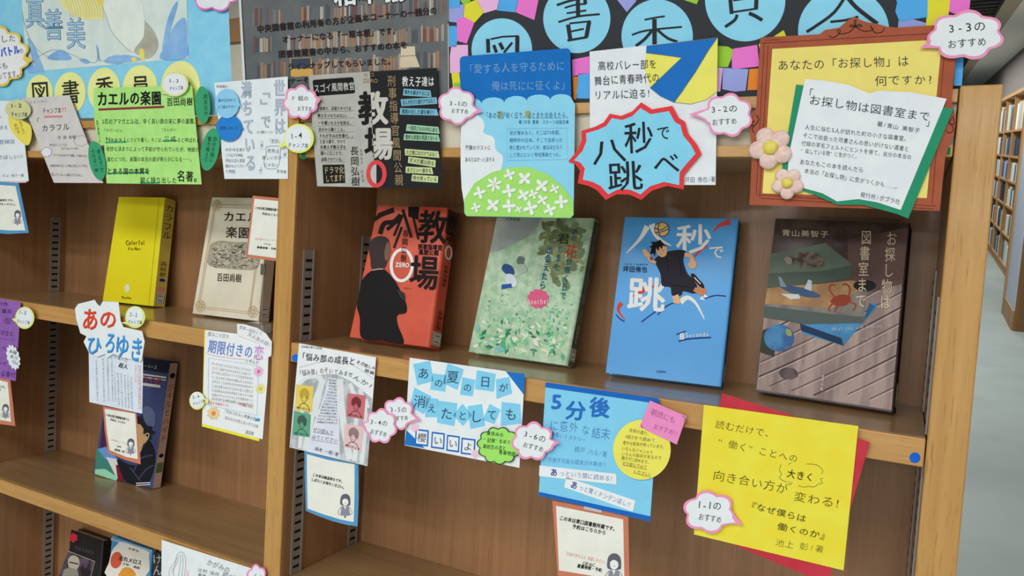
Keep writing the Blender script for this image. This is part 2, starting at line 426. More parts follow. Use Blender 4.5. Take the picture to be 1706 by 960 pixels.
for (xs, sg) in ((XL1, 1), (XC1, 1), (XR0, -1), (XC0, -1)):
    for ya, yb in ((.020, .0405), (.143, .163)):
        zb1 = ZRB if xs in (XC1, XR0) else ZL
        if ya < .1: segs = ((ZM + .0005, ZM + .112 * S * 1.28), (zb1 + .0005, ZMB - .001), (ZX, zb1 - .03))
        else: segs = ((ZM + .0005, ZM + .15), (zb1 + .0005, ZMB - .001 if xs not in (XC1,) else zb1 + .2), (ZX, zb1 - .03))
        for za, zb in segs: rail(xs, sg, ya, yb, za, zb)
t.add('base', *box_vf(XL0, XR1, .004, D + .012, ZF - .03, ZF), VENZ)
t.done()
# stickers
def dot(px, r_, c, lab):
    th = Thing('round_sticker', lab, 'sticker'); th.poly(front(.003), ell(px, r_, r_ * .97, 24), ink(c), 0, .0003, 'round_sticker'); th.done()
dot((1524.3, 763), 9.2, (20, 96, 196), 'blue round sticker at the right end of the middle shelf edge')
dot((492.5, 596.5), 6.5, (30, 104, 220), 'blue round sticker at the left end of the right bay shelf edge')
for px, lab in (((505, 259), 'small green tape on the header rail beside the centre upright'), ((1580.5, 251.5), 'small green tape on the header rail beside the right upright')):
    th = Thing('tape_mark', lab, 'tape'); w_ = 4 if px[0] < 900 else 3
    th.poly(front(.003), [(px[0] - w_, px[1] - 6), (px[0] + w_, px[1] - 6), (px[0] + w_, px[1] + 6), (px[0] - w_, px[1] + 6)], ink((40, 130, 80)), 0, .0003, 'tape_mark'); th.done()
# ================================================================= BOOKS
PAGE = mat((222, 214, 192), .9, (200, 190, 168), 300, stretch=(1, .05, 1))
class Book(Thing):
    def __init__(s, label, bl, br, tl, tr, z, th, cmat, smat=None, board=.0018, rs=.004, group=None):
        super().__init__('book', label, 'book', group)
        fr = Plane((0, 0, z), (0, 0, 1)); P = fr.at(bl); Q = fr.at(br)
        lean = .1; 
        for _ in range(3):
            zz = Plane((0, 0, z + th * math.sin(lean) + .0004), (0, 0, 1)); P = zz.at(bl); Q = zz.at(br)
            h = .235 if z == ZL else .205
            lean = math.asin(max(.02, min(.24, (D - .003 - th - max(P.y, Q.y)) / h)))
        e = (Q - P); e.z = 0; e.normalize()
        nin = Vector((-e.y, e.x, 0)); upv = Vector((0, 0, 1)) * math.cos(lean) + nin * math.sin(lean)
        n = e.cross(upv); n = n if n.y > 0 else -n
        s.cover = Plane(P, n); TL = s.cover.at(tl); TR = s.cover.at(tr)
        s.spine = Plane(Q + (Q - P).normalized() * 0.0004, (Q - P).cross(Vector((0,0,1))).cross(TR - Q) if False else (TR - Q).cross(n))
        w_ = (Q - P).length; k = rs
        def arc(cx, cy, a0, a1, r_): return [(cx + r_ * math.cos(a0 + (a1 - a0) * i / 4), cy + r_ * math.sin(a0 + (a1 - a0) * i / 4)) for i in range(5)]
        out = [(0, 0)] + arc(w_ - k, k, -math.pi / 2, 0, k) + arc(w_ - k, th - k, 0, math.pi / 2, k) + [(0, th)]
        b = board; ki = max(.0005, k - b)
        inn = [(0, b)] + arc(w_ - b - ki, b + ki, -math.pi / 2, 0, ki) + arc(w_ - b - ki, th - b - ki, 0, math.pi / 2, ki) + [(0, th - b)]
        def pt(uv, top):
            A, B = (TL, TR) if top else (P, Q)
            return A + (B - A) * (uv[0] / w_) + n * uv[1]
        N = len(out); V = [pt(q, 0) for q in out] + [pt(q, 1) for q in out] + [pt(q, 0) for q in inn] + [pt(q, 1) for q in inn]
        F = []
        for i in range(N - 1):
            F += [[i, i + 1, N + i + 1, N + i], [2 * N + i + 1, 2 * N + i, 3 * N + i, 3 * N + i + 1], [i + 1, i, 2 * N + i, 2 * N + i + 1], [N + i, N + i + 1, 3 * N + i + 1, 3 * N + i]]
        F += [[0, N, 3 * N, 2 * N], [N - 1, 3 * N - 1, 4 * N - 1, 2 * N - 1]]
        s.cv = s.add('cover', V, F, cmat)
        def pq(u_, v_, hh):
            A = P + (Q - P) * u_ + n * v_; B = TL + (TR - TL) * u_ + n * v_; return A + (B - A) * hh
        b2 = b + .0002; du = .003 / w_; dv = (w_ - b - .0006) / w_
        pv = [pq(du, b2, .012), pq(dv, b2, .012), pq(dv, th - b2, .012), pq(du, th - b2, .012), pq(du, b2, .988), pq(dv, b2, .988), pq(dv, th - b2, .988), pq(du, th - b2, .988)]
        s.add('page_block', pv, [[0, 3, 2, 1], [4, 5, 6, 7], [0, 1, 5, 4], [1, 2, 6, 5], [2, 3, 7, 6], [3, 0, 4, 7]], PAGE)
        s.P, s.Q, s.TL, s.TR = P, Q, TL, TR
        s.nin, s.th = n, th
    def spinequad(s, m, a=0, b=1, c=.08, d=.92, k=.0003, name='spine_print_or_shade'):
        # region of the spine: height fraction a..b, depth fraction c..d
        def q(h, v): return s.Q + (s.TR - s.Q) * h + s.nin * (v * s.th) + s.spine.n * (k + .0004)
        return s.add(name, [q(a, c), q(a, d), q(b, d), q(b, c)], [[0, 1, 2, 3]], m)
    def spinelabel(s, a, b, band=(28, 90, 66)):
        p = s.spinequad(paper((226, 228, 214)), a, b, .1, .9, .0004, 'spine_label')
        def q(h, v): return s.Q + (s.TR - s.Q) * h + s.nin * (v * s.th) + s.spine.n * .0012
        for (h0, h1, v0, v1) in ((a + .005, a + .009, .14, .86), (b - .009, b - .005, .14, .86), (a + .005, b - .005, .14, .18), (a + .005, b - .005, .82, .86), ((a + b) / 2, (a + b) / 2 + .002, .18, .82)):
            s.add('drawing', [q(h0, v0), q(h0, v1), q(h1, v1), q(h1, v0)], [[0, 1, 2, 3]], ink(band), p)
        for h0 in (a + .02, (a + b) / 2 + .014):
            for j in range(3): s.add('drawing', [q(h0, .3 + j * .15), q(h0, .4 + j * .15), q(h0 + .014, .4 + j * .15), q(h0 + .014, .3 + j * .15)], [[0, 1, 2, 3]], ink((110, 110, 110)), p)
    def spinetext(s, txt, a, b, wd, m, wt=0):
        # vertical text down the spine, a = top height fraction, b = bottom
        N = len(txt)
        V = []; F = []
        up = (s.TR - s.Q); H = up.length
        for i, c in enumerate(txt):
            gv, gf, gx, gw = glyph(c, wt); hh = a + (b - a) * (i + .5) / N; cell = abs(a - b) / N * H * .92; n0 = len(V)
            for (x, y) in gv:
                X, Y = (x - .5) * wd, (y - .38) * cell
                if c in 'ー…': X, Y = (y - .38) * wd, -(x - .5) * cell
                V.append(s.Q + up * hh + up.normalized() * Y + s.nin * (s.th / 2 + X) + s.spine.n * .0009)
            F += [[j + n0 for j in q] for q in gf]
        s.add('lettering', V, F, m)
k1, k2, k3 = .0004, .0008, .0012
# --- red book
g = CR(560, 320, 3.429)
b = Book('orange-red book with the black back view of a suited man', g(78, 828), g(532, 887), g(240, 78), g(640, 90), ZM, .031, mat((214, 92, 66), .4, (206, 84, 60), 30, coat=.2), rs=.005)
ORD = ink((40, 34, 34)); BK = ink((30, 28, 30))
c = b.cover
b.flat(c, spl(g((146, 835), (135, 720), (118, 650), (135, 560), (150, 500), (205, 448), (270, 440), (330, 500), (365, 560), (400, 640), (398, 690), (350, 705), (352, 760), (384, 866), (260, 850)), 5), BK, k2)
b.flat(c, spl(g((205, 440), (195, 380), (186, 320), (200, 275), (245, 252), (290, 262), (306, 300), (300, 360), (292, 400), (268, 440)), 5), ink((62, 52, 50)), k2 + .0001)
b.stroke(c, g((208, 447), (240, 440), (270, 440)), 1.4, ink((210, 190, 180)), k3)
for a_, w_ in (([(215, 160), (260, 130), (330, 105)], 7), ([(250, 240), (275, 180), (330, 170), (370, 130)], 8), ([(290, 215), (350, 165)], 6), ([(380, 100), (430, 260)], 5), ([(330, 320), (375, 200)], 4), ([(240, 130), (330, 95)], 5), ([(430, 100), (470, 270)], 4), ([(330, 250), (380, 130)], 4)):
    b.stroke(c, spl(g(*a_), 4, False), w_, ORD, k1)
b.flat(c, g((412, 84), (474, 84), (470, 160), (412, 140)), BK, k1)
b.text(c, '教', g(462, 195), g(640, 205), 58, BK, k2, .02, 0)
b.text(c, '刑事指導官', g(466, 312), g(606, 318), 10, BK, k2, .03, 0)
b.text(c, '風間公親', g(470, 344), g(586, 348), 10, BK, k2, .03, 0)
b.text(c, '場', g(415, 455), g(590, 465), 60, BK, k2, .02, 0)
b.text(c, '長岡弘樹', g(398, 215), g(382, 400), 10, ink((70, 40, 36)), k2, .01, 0, vert=True)
WH = ink((236, 232, 224))
b.stroke(c, ell(g(375, 418), 17.5, 26, 40, .05), 5, WH, k2, True)
b.text(c, 'ZERO', g(340, 415), g(416, 418), 10, WH, k3, .04, 0)
b.text(c, 'Kyojo', g(388, 548), g(432, 550), 4, ORD, k2, 0, 0)
b.spinequad(mat((54, 40, 40), .4), .82, .995, 0, 1)  # dark quad paints the shade on the top of the spine
b.spinetext('教場', .97, .74, .026, BK, .01); b.spinetext('刑事指導官', .6, .44, .013, BK, .0); b.spinetext('長岡弘樹', .27, .13, .014, BK)
def qr(h, v, kk=.0013): return b.Q + (b.TR - b.Q) * h + b.nin * (v * b.th) + b.spine.n * kk
vo = [qr(.69 + .052 * math.sin(i * math.pi / 12), .5 + .36 * math.cos(i * math.pi / 12)) for i in range(24)] + [qr(.69 + .038 * math.sin(i * math.pi / 12), .5 + .2 * math.cos(i * math.pi / 12)) for i in range(24)]
b.add('spine_ring', vo, [[i, (i + 1) % 24, 24 + (i + 1) % 24, 24 + i] for i in range(24)], WH)
b.flat(c, spl(g((292, 285), (306, 300), (308, 325), (315, 345), (304, 352), (302, 380), (282, 392), (276, 340)), 3), ink((120, 92, 80)), k2 + .0002)
b.flat(c, spl(g((350, 560), (390, 580), (392, 620), (366, 600)), 3), ink((52, 50, 54)), k2 + .0002)
b.spinelabel(.02, .115)
b.done()
# --- green book
g = CR(770, 340, 3.2)
b = Book('pale green book showing a lily field and a girl with blue hair', g(35, 788), g(560, 862), g(186, 72), g(704, 75), ZM, .021, mat((150, 190, 150), .32, (196, 216, 186), 90, coat=.3, lo=.35, hi=.65), rs=.005)
c = b.cover; rg = random.Random(5)
b.flat(c, g((188, 76), (420, 76), (380, 160), (300, 200), (220, 240), (146, 262)), mat((150, 160, 156), .4, (176, 182, 172), 30), k1)
for i in range(170):
    cc = g(rg.gauss(560, 80), rg.gauss(210, 90)); l_ = rg.uniform(5, 12); a = rg.uniform(0, 3.1)
    if g(420, 0)[0] < cc[0] < g(640, 0)[0] and g(0, 95)[1] < cc[1] < g(0, 450)[1]:
        b.flat(c, ell(cc, l_, l_ * .45, 10, a), ink(rg.choice([(112, 124, 84), (132, 144, 98), (150, 158, 112), (120, 136, 100)])), k1 + .00001 + i * 1e-6)
qm = quadmap([g(150, 300), g(640, 300), g(555, 855), g(42, 785)])
lc = [ink(x) for x in [(130, 206, 150), (168, 226, 170), (214, 236, 190), (96, 176, 132), (232, 242, 214), (60, 130, 100), (120, 200, 190), (70, 84, 150)]]
vl = sorted(rg.random() ** .8 for _ in range(420))
for i in range(420):
    u_, v_ = rg.random(), vl[i]; a = rg.uniform(0, math.pi * 2); l_ = (1.5 + 21 * v_ ** 2.4) * rg.uniform(.5, 1.1); w_ = l_ * rg.uniform(.14, .26); p = qm(.02 + u_ * .95, v_ * .97)
    dx, dy = math.cos(a), math.sin(a)
    e1 = (p[0] + dx * l_, p[1] + dy * l_)
    qq = [p, (p[0] + dx * l_ * .5 - dy * w_, p[1] + dy * l_ * .5 + dx * w_), e1, (p[0] + dx * l_ * .5 + dy * w_, p[1] + dy * l_ * .5 - dx * w_)]
    lo, hi = qm(0, v_), qm(1, v_)
    if all(lo[0] + 2 < q[0] < hi[0] - 2 and q[1] < qm(u_, 1)[1] - 3 for q in qq):
        b.flat(c, qq, lc[rg.choices(range(8), [5, 5, 4, 5, 3, 2, 2, .5])[0]], k1 + .00004 + .0003 * i / 420)
b.flat(c, spl(g((210, 345), (225, 320), (262, 330), (278, 365), (262, 380), (232, 372)), 4), ink((54, 84, 140)), k2)
b.flat(c, spl(g((232, 378), (268, 376), (292, 410), (284, 440), (240, 436)), 4), ink((214, 226, 232)), k2)
b.flat(c, g((210, 430), (262, 424), (266, 444), (208, 454)), ink((50, 90, 160)), k3)
b.flat(c, spl(g((290, 300), (305, 278), (330, 288), (324, 322), (300, 326)), 4), ink((110, 122, 116)), k2)
b.flat(c, spl(g((286, 330), (330, 322), (345, 360), (300, 372)), 4), ink((178, 196, 180)), k2)
TB = ink((44, 96, 124))
b.text(c, 'あの', g(604, 130), g(590, 200), 11, TB, k3, .015, 0, vert=True)
b.text(c, '花', g(545, 248), g(615, 256), 24, ink((190, 60, 50)), k3, .01, 0)
b.text(c, 'が咲く丘で', g(572, 285), g(534, 510), 10, TB, k3, .015, 0, vert=True)
b.text(c, '君', g(505, 180), g(575, 188), 19, ink((60, 66, 40)), k3, .01, 0)
b.text(c, 'とまた', g(526, 215), g(500, 360), 9.5, TB, k3, .015, 0, vert=True)
b.text(c, '出会えたら', g(470, 220), g(424, 455), 11, TB, k3, .02, 0, vert=True)
b.flat(c, cloud(g(405, 505), 18, 16, 12, .1), mat((214, 88, 128), .5), k2)
b.text(c, 'Another', g(346, 522), g(466, 516), 13, WH, k3, -.004, .04)
b.text(c, '汐見夏衛', g(228, 80), g(310, 83), 5, ink((70, 80, 76)), k2, 0, 0)
b.spinequad(mat((60, 74, 66), .4, (96, 104, 84), 60), 0, .99)
b.spinetext('あの花が咲く丘で君とまた出会えたら', .96, .4, .007, ink((120, 150, 170)), 0); b.spinetext('汐見夏衛', .27, .15, .006, ink((190, 196, 180)))
b.spinelabel(.035, .12); b.done()
# --- blue book
g = CR(990, 340, 2.823)
b = Book('bright blue book with a volleyball player in a dark uniform', g(54, 794), g(598, 860), g(145, 62), g(682, 70), ZM, .02, mat((76, 156, 220), .35, (84, 164, 226), 8, coat=.3), rs=.003)
c = b.cover; WB = ink((238, 234, 226)); RD = ink((214, 72, 60)); NV = ink((40, 60, 130)); UNI = ink((44, 42, 50)); SKN = ink((226, 176, 132))
def st(pts, w0, m=WB, k=k1):   # tapering brush stroke
    n = len(pts); L = []; R2 = []
    for i, p in enumerate(pts):
        a = pts[max(0, i - 1)]; q = pts[min(n - 1, i + 1)]; dx, dy = q[0] - a[0], q[1] - a[1]; l_ = math.hypot(dx, dy) or 1
        w_ = w0 * (1 - .85 * i / (n - 1)) / 2; L.append((p[0] - dy / l_ * w_, p[1] + dx / l_ * w_)); R2.append((p[0] + dy / l_ * w_, p[1] - dx / l_ * w_))
    b.flat(c, L + R2[::-1], m, k)
st(spl(g((250, 105), (215, 165), (150, 232)), 4, False), 10)
st(spl(g((270, 95), (300, 160), (362, 196)), 4, False), 11)
b.text(c, '秒', g(378, 165), g(560, 165), 52, WB, k1, .015, 0)
b.text(c, 'で', g(535, 225), g(615, 225), 25, WB, k1, .015, 0)
b.text(c, '跳', g(150, 420), g(342, 430), 60, WB, k1, .02, 0)
st(spl(g((405, 462), (440, 440), (480, 470), (518, 542)), 4, False), 10)
st(g((500, 440), (520, 452)), 6); st(g((515, 430), (540, 442)), 6)
st(spl(g((640, 84), (590, 100), (560, 132)), 3, False), 10, RD); st(spl(g((524, 190), (500, 215), (470, 250)), 3, False), 10, RD)
st(spl(g((128, 465), (112, 500), (145, 545)), 3, False), 8, RD); st(g((300, 380), (255, 395)), 6, RD); st(g((235, 400), (170, 440)), 10, RD)
for a_ in (((222, 555), (290, 505), (360, 470)), ((298, 522), (340, 480), (400, 455)), ((102, 520), (120, 540), (143, 553)), ((520, 445), (570, 430), (620, 434))): b.stroke(c, spl(g(*a_), 3, False), 2, NV, k1)
# volleyball
b.flat(c, ell(g(317, 119), 12.2, 11.6, 28), ink((222, 186, 110)), k2)
b.stroke(c, ell(g(317, 119), 12.2, 11.6, 28), 1, UNI, k3, True)
for a_ in (((284, 112), (312, 122), (345, 104)), ((288, 135), (318, 130), (350, 118)), ((306, 90), (300, 118), (310, 150))): b.stroke(c, spl(g(*a_), 4, False), 1.6, ink((50, 70, 110)), k3)
# player
b.flat(c, spl(g((284, 268), (300, 246), (345, 224), (400, 216), (432, 224), (418, 262), (440, 330), (478, 360), (476, 420), (420, 410), (408, 430), (366, 430), (358, 392), (318, 384), (312, 330)), 3), UNI, k2)
b.flat(c, spl(g((288, 200), (318, 182), (342, 206), (338, 240), (316, 250), (296, 232)), 4), SKN, k3)
b.flat(c, g((262, 236), (270, 205), (258, 204), (276, 190), (264, 178), (290, 178), (310, 168), (322, 182), (340, 200), (322, 196), (318, 214), (308, 200), (300, 222), (292, 206), (284, 246), (278, 232)), ink((28, 24, 26)), k3 + .0002)
b.stroke(c, g((302, 214), (308, 215)), 1, UNI, k3 + .0003); b.stroke(c, g((322, 220), (328, 222)), 1, UNI, k3 + .0003); b.stroke(c, g((310, 234), (320, 236)), .8, RD, k3 + .0003)
b.stroke(c, spl(g((290, 276), (266, 266), (248, 240)), 3, False), 5, SKN, k3); b.stroke(c, g((264, 262), (274, 252)), 4.5, ink((180, 60, 50)), k3 + .0002)
b.flat(c, spl(g((228, 222), (238, 212), (254, 226), (266, 240), (256, 252), (238, 244)), 3), SKN, k3)
for a_ in ((228, 216), (236, 210), (246, 214)): b.stroke(c, g((246, 236), a_), 2, SKN, k3)
b.stroke(c, spl(g((424, 240), (452, 244), (466, 280)), 4, False), 7, SKN, k3); b.flat(c, ell(g(462, 284), 7, 7.5, 14), SKN, k3)
b.stroke(c, spl(g((380, 430), (388, 452), (386, 468)), 3, False), 11, SKN, k3)
b.stroke(c, spl(g((470, 400), (505, 418), (516, 408), (490, 372), (470, 340)), 5, False), 7, ink((214, 130, 76)), k2 + .0001)
b.flat(c, spl(g((454, 336), (468, 328), (490, 352), (512, 376), (516, 396), (492, 384)), 4), ink((36, 34, 40)), k3)
b.stroke(c, g((470, 345), (500, 376)), 1.6, WB, k3 + .0002)
for a_ in (((340, 250), (352, 330)), ((400, 250), (412, 340)), ((360, 380), (450, 392))): b.stroke(c, g(*a_), .8, ink((20, 20, 26)), k3)
b.text(c, '坪田侑也', g(134, 306), g(250, 308), 11, ink((30, 44, 70)), k2, .015, 0)
b.text(c, 'YUYA TSUBOTA', g(140, 283), g(252, 285), 4, ink((30, 44, 70)), k2, 0, 0)
b.stroke(c, g((386, 614), (430, 598)), 2, NV, k1); b.stroke(c, spl(g((396, 646), (450, 634), (550, 628)), 3, False), 2.4, NV, k1)
b.text(c, '8', g(398, 622), g(428, 622), 15, WB, k2, .03, 0); b.text(c, 'Seconds', g(428, 618), g(540, 612), 10, WB, k2, .005, .1)
b.text(c, '文藝春秋', g(290, 788), g(338, 790), 4.5, ink((40, 60, 100)), k2, 0, 0)
b.spinequad(mat((66, 64, 60), .5), 0, .99, .1, .9)
b.spinetext('八秒で跳べ', .95, .6, .008, ink((220, 220, 220)), 0); b.spinetext('坪田侑也', .5, .38, .006, ink((200, 200, 200)))
b.spinelabel(.03, .13); b.done()
# --- dark book with still life
g = CR(1240, 340, 2.593)
b = Book('dark brown book with a photo of stacked books and small toys on wood', g(46, 808), g(644, 900), g(135, 62), g(716, 85), ZM, .02, mat((62, 48, 44), .35, (80, 62, 58), 60, coat=.25), rs=.003)
c = b.cover
qm = quadmap([g(135, 62), g(716, 85), g(644, 900), g(46, 808)])
# wooden table print: planks running up to the right
def quv(pts): return [qm(*p) for p in pts]
b.flat(c, quv([(.0, .46), (.62, .36), (.98, .28), (.985, .99), (.01, .99)]), mat((132, 112, 106), .4, (168, 146, 136), 14, stretch=(6, 1, 1)), k1)
b.flat(c, quv([(.55, .1), (.99, .02), (.985, .32), (.6, .42)]), mat((84, 62, 58), .4, (110, 84, 78), 14), k1 + .00005)
DK = ink((70, 56, 58)); LT = ink((196, 180, 172))
for i in range(15):
    a0 = (-.0, .62 + i * .09); a1 = (1., .30 + i * .09 - .14)
    pts = []
    for j in range(13):
        t_ = j / 12; u_ = t_; v_ = .66 + i * .085 - .47 * t_
        if .50 < v_ < .98 or (u_ > .62 and .33 < v_ < .98): pts.append((u_ * .97 + .015, v_))
    if len(pts) > 1: b.stroke(c, quv(pts), 1.3 if i % 3 else 2.2, DK, k1 + .0001); b.stroke(c, quv([(p[0], p[1] + .012) for p in pts if p[1] < .96]), 1.0, LT, k1 + .0001) if len([p for p in pts if p[1] < .96]) > 1 else None
b.flat(c, g((112, 216), (350, 168), (466, 262), (464, 318), (330, 342), (104, 362)), mat((86, 100, 84), .4, (98, 112, 94), 50), k2)
b.flat(c, g((104, 300), (330, 290), (464, 264), (464, 318), (330, 342), (100, 364)), mat((70, 84, 70), .4), k2 + .0001)
b.flat(c, g((98, 362), (330, 344), (470, 330), (530, 350), (526, 420), (380, 450), (90, 432)), mat((178, 140, 88), .4, (150, 108, 66), 40), k2)
b.flat(c, g((88, 430), (380, 450), (528, 350), (518, 500), (300, 520), (84, 470)), mat((130, 122, 112), .4, (104, 96, 90), 50), k2 + .0001)
b.flat(c, g((85, 440), (330, 470), (516, 488), (512, 515), (260, 520), (84, 490)), ink((86, 96, 92)), k2 + .0002)
b.flat(c, g((240, 514), (512, 512), (575, 432), (540, 428), (572, 446), (428, 612), (250, 560)), mat((44, 116, 166), .4, (60, 136, 186), 40), k2)
b.flat(c, g((240, 516), (420, 580), (428, 612), (246, 548)), ink((36, 60, 84)), k3)
# cat
b.flat(c, spl(g((168, 240), (200, 228), (250, 208), (310, 210), (344, 250), (336, 272), (260, 272), (244, 276), (236, 262), (196, 262), (180, 256)), 4), mat((66, 56, 50), .5, (120, 104, 92), 160), k3)
b.flat(c, spl(g((172, 238), (186, 228), (204, 236), (204, 256), (186, 260)), 4), ink((150, 136, 126)), k3 + .0001)
# airplane toy
b.flat(c, spl(g((150, 352), (190, 352), (270, 366), (326, 392), (322, 402), (270, 402), (190, 380)), 4), ink((70, 92, 124)), k3)
b.flat(c, g((146, 312), (160, 318), (184, 360), (156, 356)), ink((130, 150, 160)), k3 + .0001); b.flat(c, g((260, 366), (276, 326), (292, 332), (290, 376)), ink((196, 204, 206)), k3 + .0001); b.flat(c, g((158, 388), (236, 390), (242, 408), (200, 412)), ink((206, 208, 204)), k3 + .0001)
# crab
b.flat(c, spl(g((372, 420), (400, 396), (440, 392), (462, 410), (440, 436), (398, 440)), 4), ink((140, 62, 46)), k3)
for a_ in (((392, 404), (368, 370), (376, 348), (390, 352)), ((450, 400), (456, 366), (440, 346), (424, 350)), ((384, 428), (366, 450), (372, 464)), ((456, 424), (482, 436), (470, 462)), ((404, 436), (390, 466))): b.stroke(c, spl(g(*a_), 4, False), 3, ink((150, 70, 50)), k3)
# globe
b.flat(c, ell(g(150, 578), 25, 22.5, 30), mat((34, 84, 140), .3, (60, 130, 176), 60), k3); b.flat(c, spl(g((180, 540), (200, 545), (204, 570), (184, 566)), 4), ink((150, 160, 90)), k3 + .0001)
b.flat(c, g((80, 545), (150, 520), (128, 660), (66, 640)), ink((60, 66, 60)), k3 - .0001)
b.flat(c, spl(g((150, 730), (170, 708), (215, 712), (232, 740), (205, 756), (170, 754)), 4), mat((70, 58, 62), .6, (100, 88, 90), 90), k3)
b.flat(c, ell(g(520, 352), 19, 9, 20), ink((44, 38, 40)), k3)
CRM = ink((208, 190, 160)); k4 = .0017
b.text(c, '青山美智子', g(160, 124), g(366, 131), 12, CRM, k4, .01, 0)
b.text(c, '図書室まで', g(530, 110), g(500, 452), 18, CRM, k4, .01, 0, vert=True)
b.text(c, 'お探し物は', g(640, 115), g(606, 458), 18, CRM, k4, .01, 0, vert=True)
b.text(c, 'What you are looking for', g(380, 540), g(642, 522), 10, ink((190, 190, 184)), k4, -.004, .08)
b.text(c, 'is in the library', g(500, 580), g(642, 584), 8, ink((180, 176, 170)), k4, -.004, .08)
b.text(c, 'ポプラ社', g(340, 738), g(334, 808), 5, ink((220, 216, 206)), k4, .01, 0, vert=True)
b.spinequad(ink((24, 22, 24)), 0, .99, .05, .95); b.spinelabel(.03, .15); b.done()
# --- yellow book
g = CR(0, 300, 3.554)
b = Book('yellow book with the small handwritten title Colorful', g(608, 714), g(908, 748), g(704, 100), g(976, 104), ZM, .025, mat((232, 214, 26), .5, (240, 222, 36), 10), rs=.005, board=.0022)
c = b.cover; YB = ink((60, 54, 20))
b.text(c, 'Colorful', g(745, 370), g(856, 370), 11, YB, k2, .005, .08); b.text(c, 'Eto Mori', g(758, 406), g(834, 408), 7, YB, k2, .01, .1)
b.flat(c, spl(g((744, 622), (760, 618), (768, 640), (760, 662), (744, 664), (738, 642)), 4), ink((228, 228, 196)), k1); b.text(c, 'Bunbo', g(720, 694), g(776, 698), 6, YB, k2, .01, .1)
b.stroke(c, g((942, 112), (880, 744)), 1.0, ink((196, 180, 24)), k1)
b.spinequad(mat((216, 200, 92), .6), 0, .99, .0, 1.); b.spinetext('カラフル', .95, .62, .021, YB, .0); b.spinetext('森絵都', .42, .27, .016, YB, .0)
def q_(h, v, k=.0012): return b.Q + (b.TR - b.Q) * h + b.nin * (v * b.th) + b.spine.n * k
b.add('dot_sticker', [q_(.245 + .016 * math.sin(a), .5 + .28 * math.cos(a)) for a in [i * math.pi / 8 for i in range(16)]], [list(range(16))], ink((34, 60, 150)))
b.spinequad(paper((226, 160, 140)), .135, .18, .15, .85, .0006, 'genre_label'); b.spinelabel(.03, .12); b.done()
# --- cream book
b = Book('cream book with an ornate gold border and a dark engraving of frogs', g(1140, 790), g(1530, 836), g(1256, 103), g(1600, 108), ZM, .024, mat((222, 214, 190), .5, (230, 224, 202), 20), rs=.005)
c = b.cover; GD = ink((190, 164, 120)); q = [g(1175, 770), g(1500, 800), g(1560, 140), g(1280, 135)]
def qb(u_, v_): return quadmap([g(1256, 103), g(1600, 108), g(1530, 836), g(1140, 790)])(u_, v_)
for ins in (.06, .085):
    b.stroke(c, [qb(.1 + ins, ins), qb(.9 - ins, ins), qb(.9 - ins * .6, .08), qb(.95 - ins, .5), qb(.9 - ins * .6, .92), qb(.9 - ins, .985 - ins * .6), qb(.1 + ins, .985 - ins * .6), qb(ins, .9), qb(ins, .1)], .9, GD, k1, True)
for (u_, v_) in ((.1, .07), (.9, .07), (.1, .93), (.9, .93)):
    for i in range(9): b.stroke(c, ell(qb(u_ + .045 * math.cos(i * .7), v_ + .032 * math.sin(i * .7)), 4, 3, 10, i), .8, GD, k1, True)
MTB = ink((52, 46, 38))
b.text(c, 'カエルの', g(1320, 216), g(1600, 222), 18, MTB, k2, .015, 0); b.text(c, '楽園', g(1334, 308), g(1480, 314), 20, MTB, k2, .012, 0)
b.text(c, '百田尚樹', g(1282, 575), g(1430, 582), 15, MTB, k2, .006, 0)
b.flat(c, spl(g((1250, 380), (1300, 360), (1400, 368), (1530, 372), (1540, 440), (1520, 525), (1400, 530), (1240, 508), (1236, 440)), 3), mat((150, 144, 126), .7, (178, 170, 150), 200, detail=4), k1)
rf = random.Random(8)
for i in range(150):
    q0 = g(rf.uniform(1252, 1515), rf.uniform(395, 515)); a_ = rf.uniform(-.9, .9); l_ = rf.uniform(2, 6)
    b.stroke(c, spl([q0, (q0[0] + l_ * .5, q0[1] + l_ * a_ * .6 - 1), (q0[0] + l_, q0[1] + l_ * a_)], 2, False), rf.uniform(.6, 1.6), ink(rf.choice([(58, 56, 50), (80, 76, 68), (214, 206, 186)])), k1 + .00012 + i * 1e-6)
b.flat(c, spl(g((1270, 375), (1380, 372), (1480, 380), (1480, 410), (1380, 404), (1290, 420)), 3), mat((150, 144, 124), .7, (190, 182, 160), 260), k1 + .0001)
b.stroke(c, g((1394, 386), (1416, 396), (1446, 380)), 1.4, MTB, k2)
b.spinequad(mat((206, 198, 178), .6), 0, .99, .0, 1.); b.spinetext('カエルの楽園', .9, .55, .018, MTB, .0); b.spinelabel(.03, .13); b.done()
# --- manga-style book behind the poster
g = CR(0, 490, 3.554); g2 = CR(0, 700, 3.412)
b = Book('book with a navy cover and a dark-haired cartoon man, pink spine', g2(530, 304), g2(866, 390), g(668, 352), g(1008, 402), ZL, .017, mat((60, 70, 112), .4, (66, 78, 124), 20, coat=.2), rs=.004)
c = b.cover
b.flat(c, g((668, 352), (1005, 402), (990, 470), (655, 420)), ink((32, 34, 50)), k1)
b.text(c, 'オリジナルストーリーズ', g(720, 404), g(930, 436), 7, ink((190, 190, 170)), k2, 0, 0)
b.text(c, 'ジキルとハイド', g(690, 472), g(956, 520), 13, ink((186, 44, 54)), k3, .03, 0)
for a_ in (((660, 500), (950, 540), (948, 556), (656, 516)), ((664, 446), (985, 490), (984, 500), (662, 456)), ((664, 462), (984, 508), (982, 514), (662, 468))): b.flat(c, g(*a_), ink((206, 206, 196)), k2)
w7 = CR(120, 490, 2.909); jk = CR(150, 590, 4.174)
SKT = ink((196, 160, 110)); HR = ink((36, 34, 42))
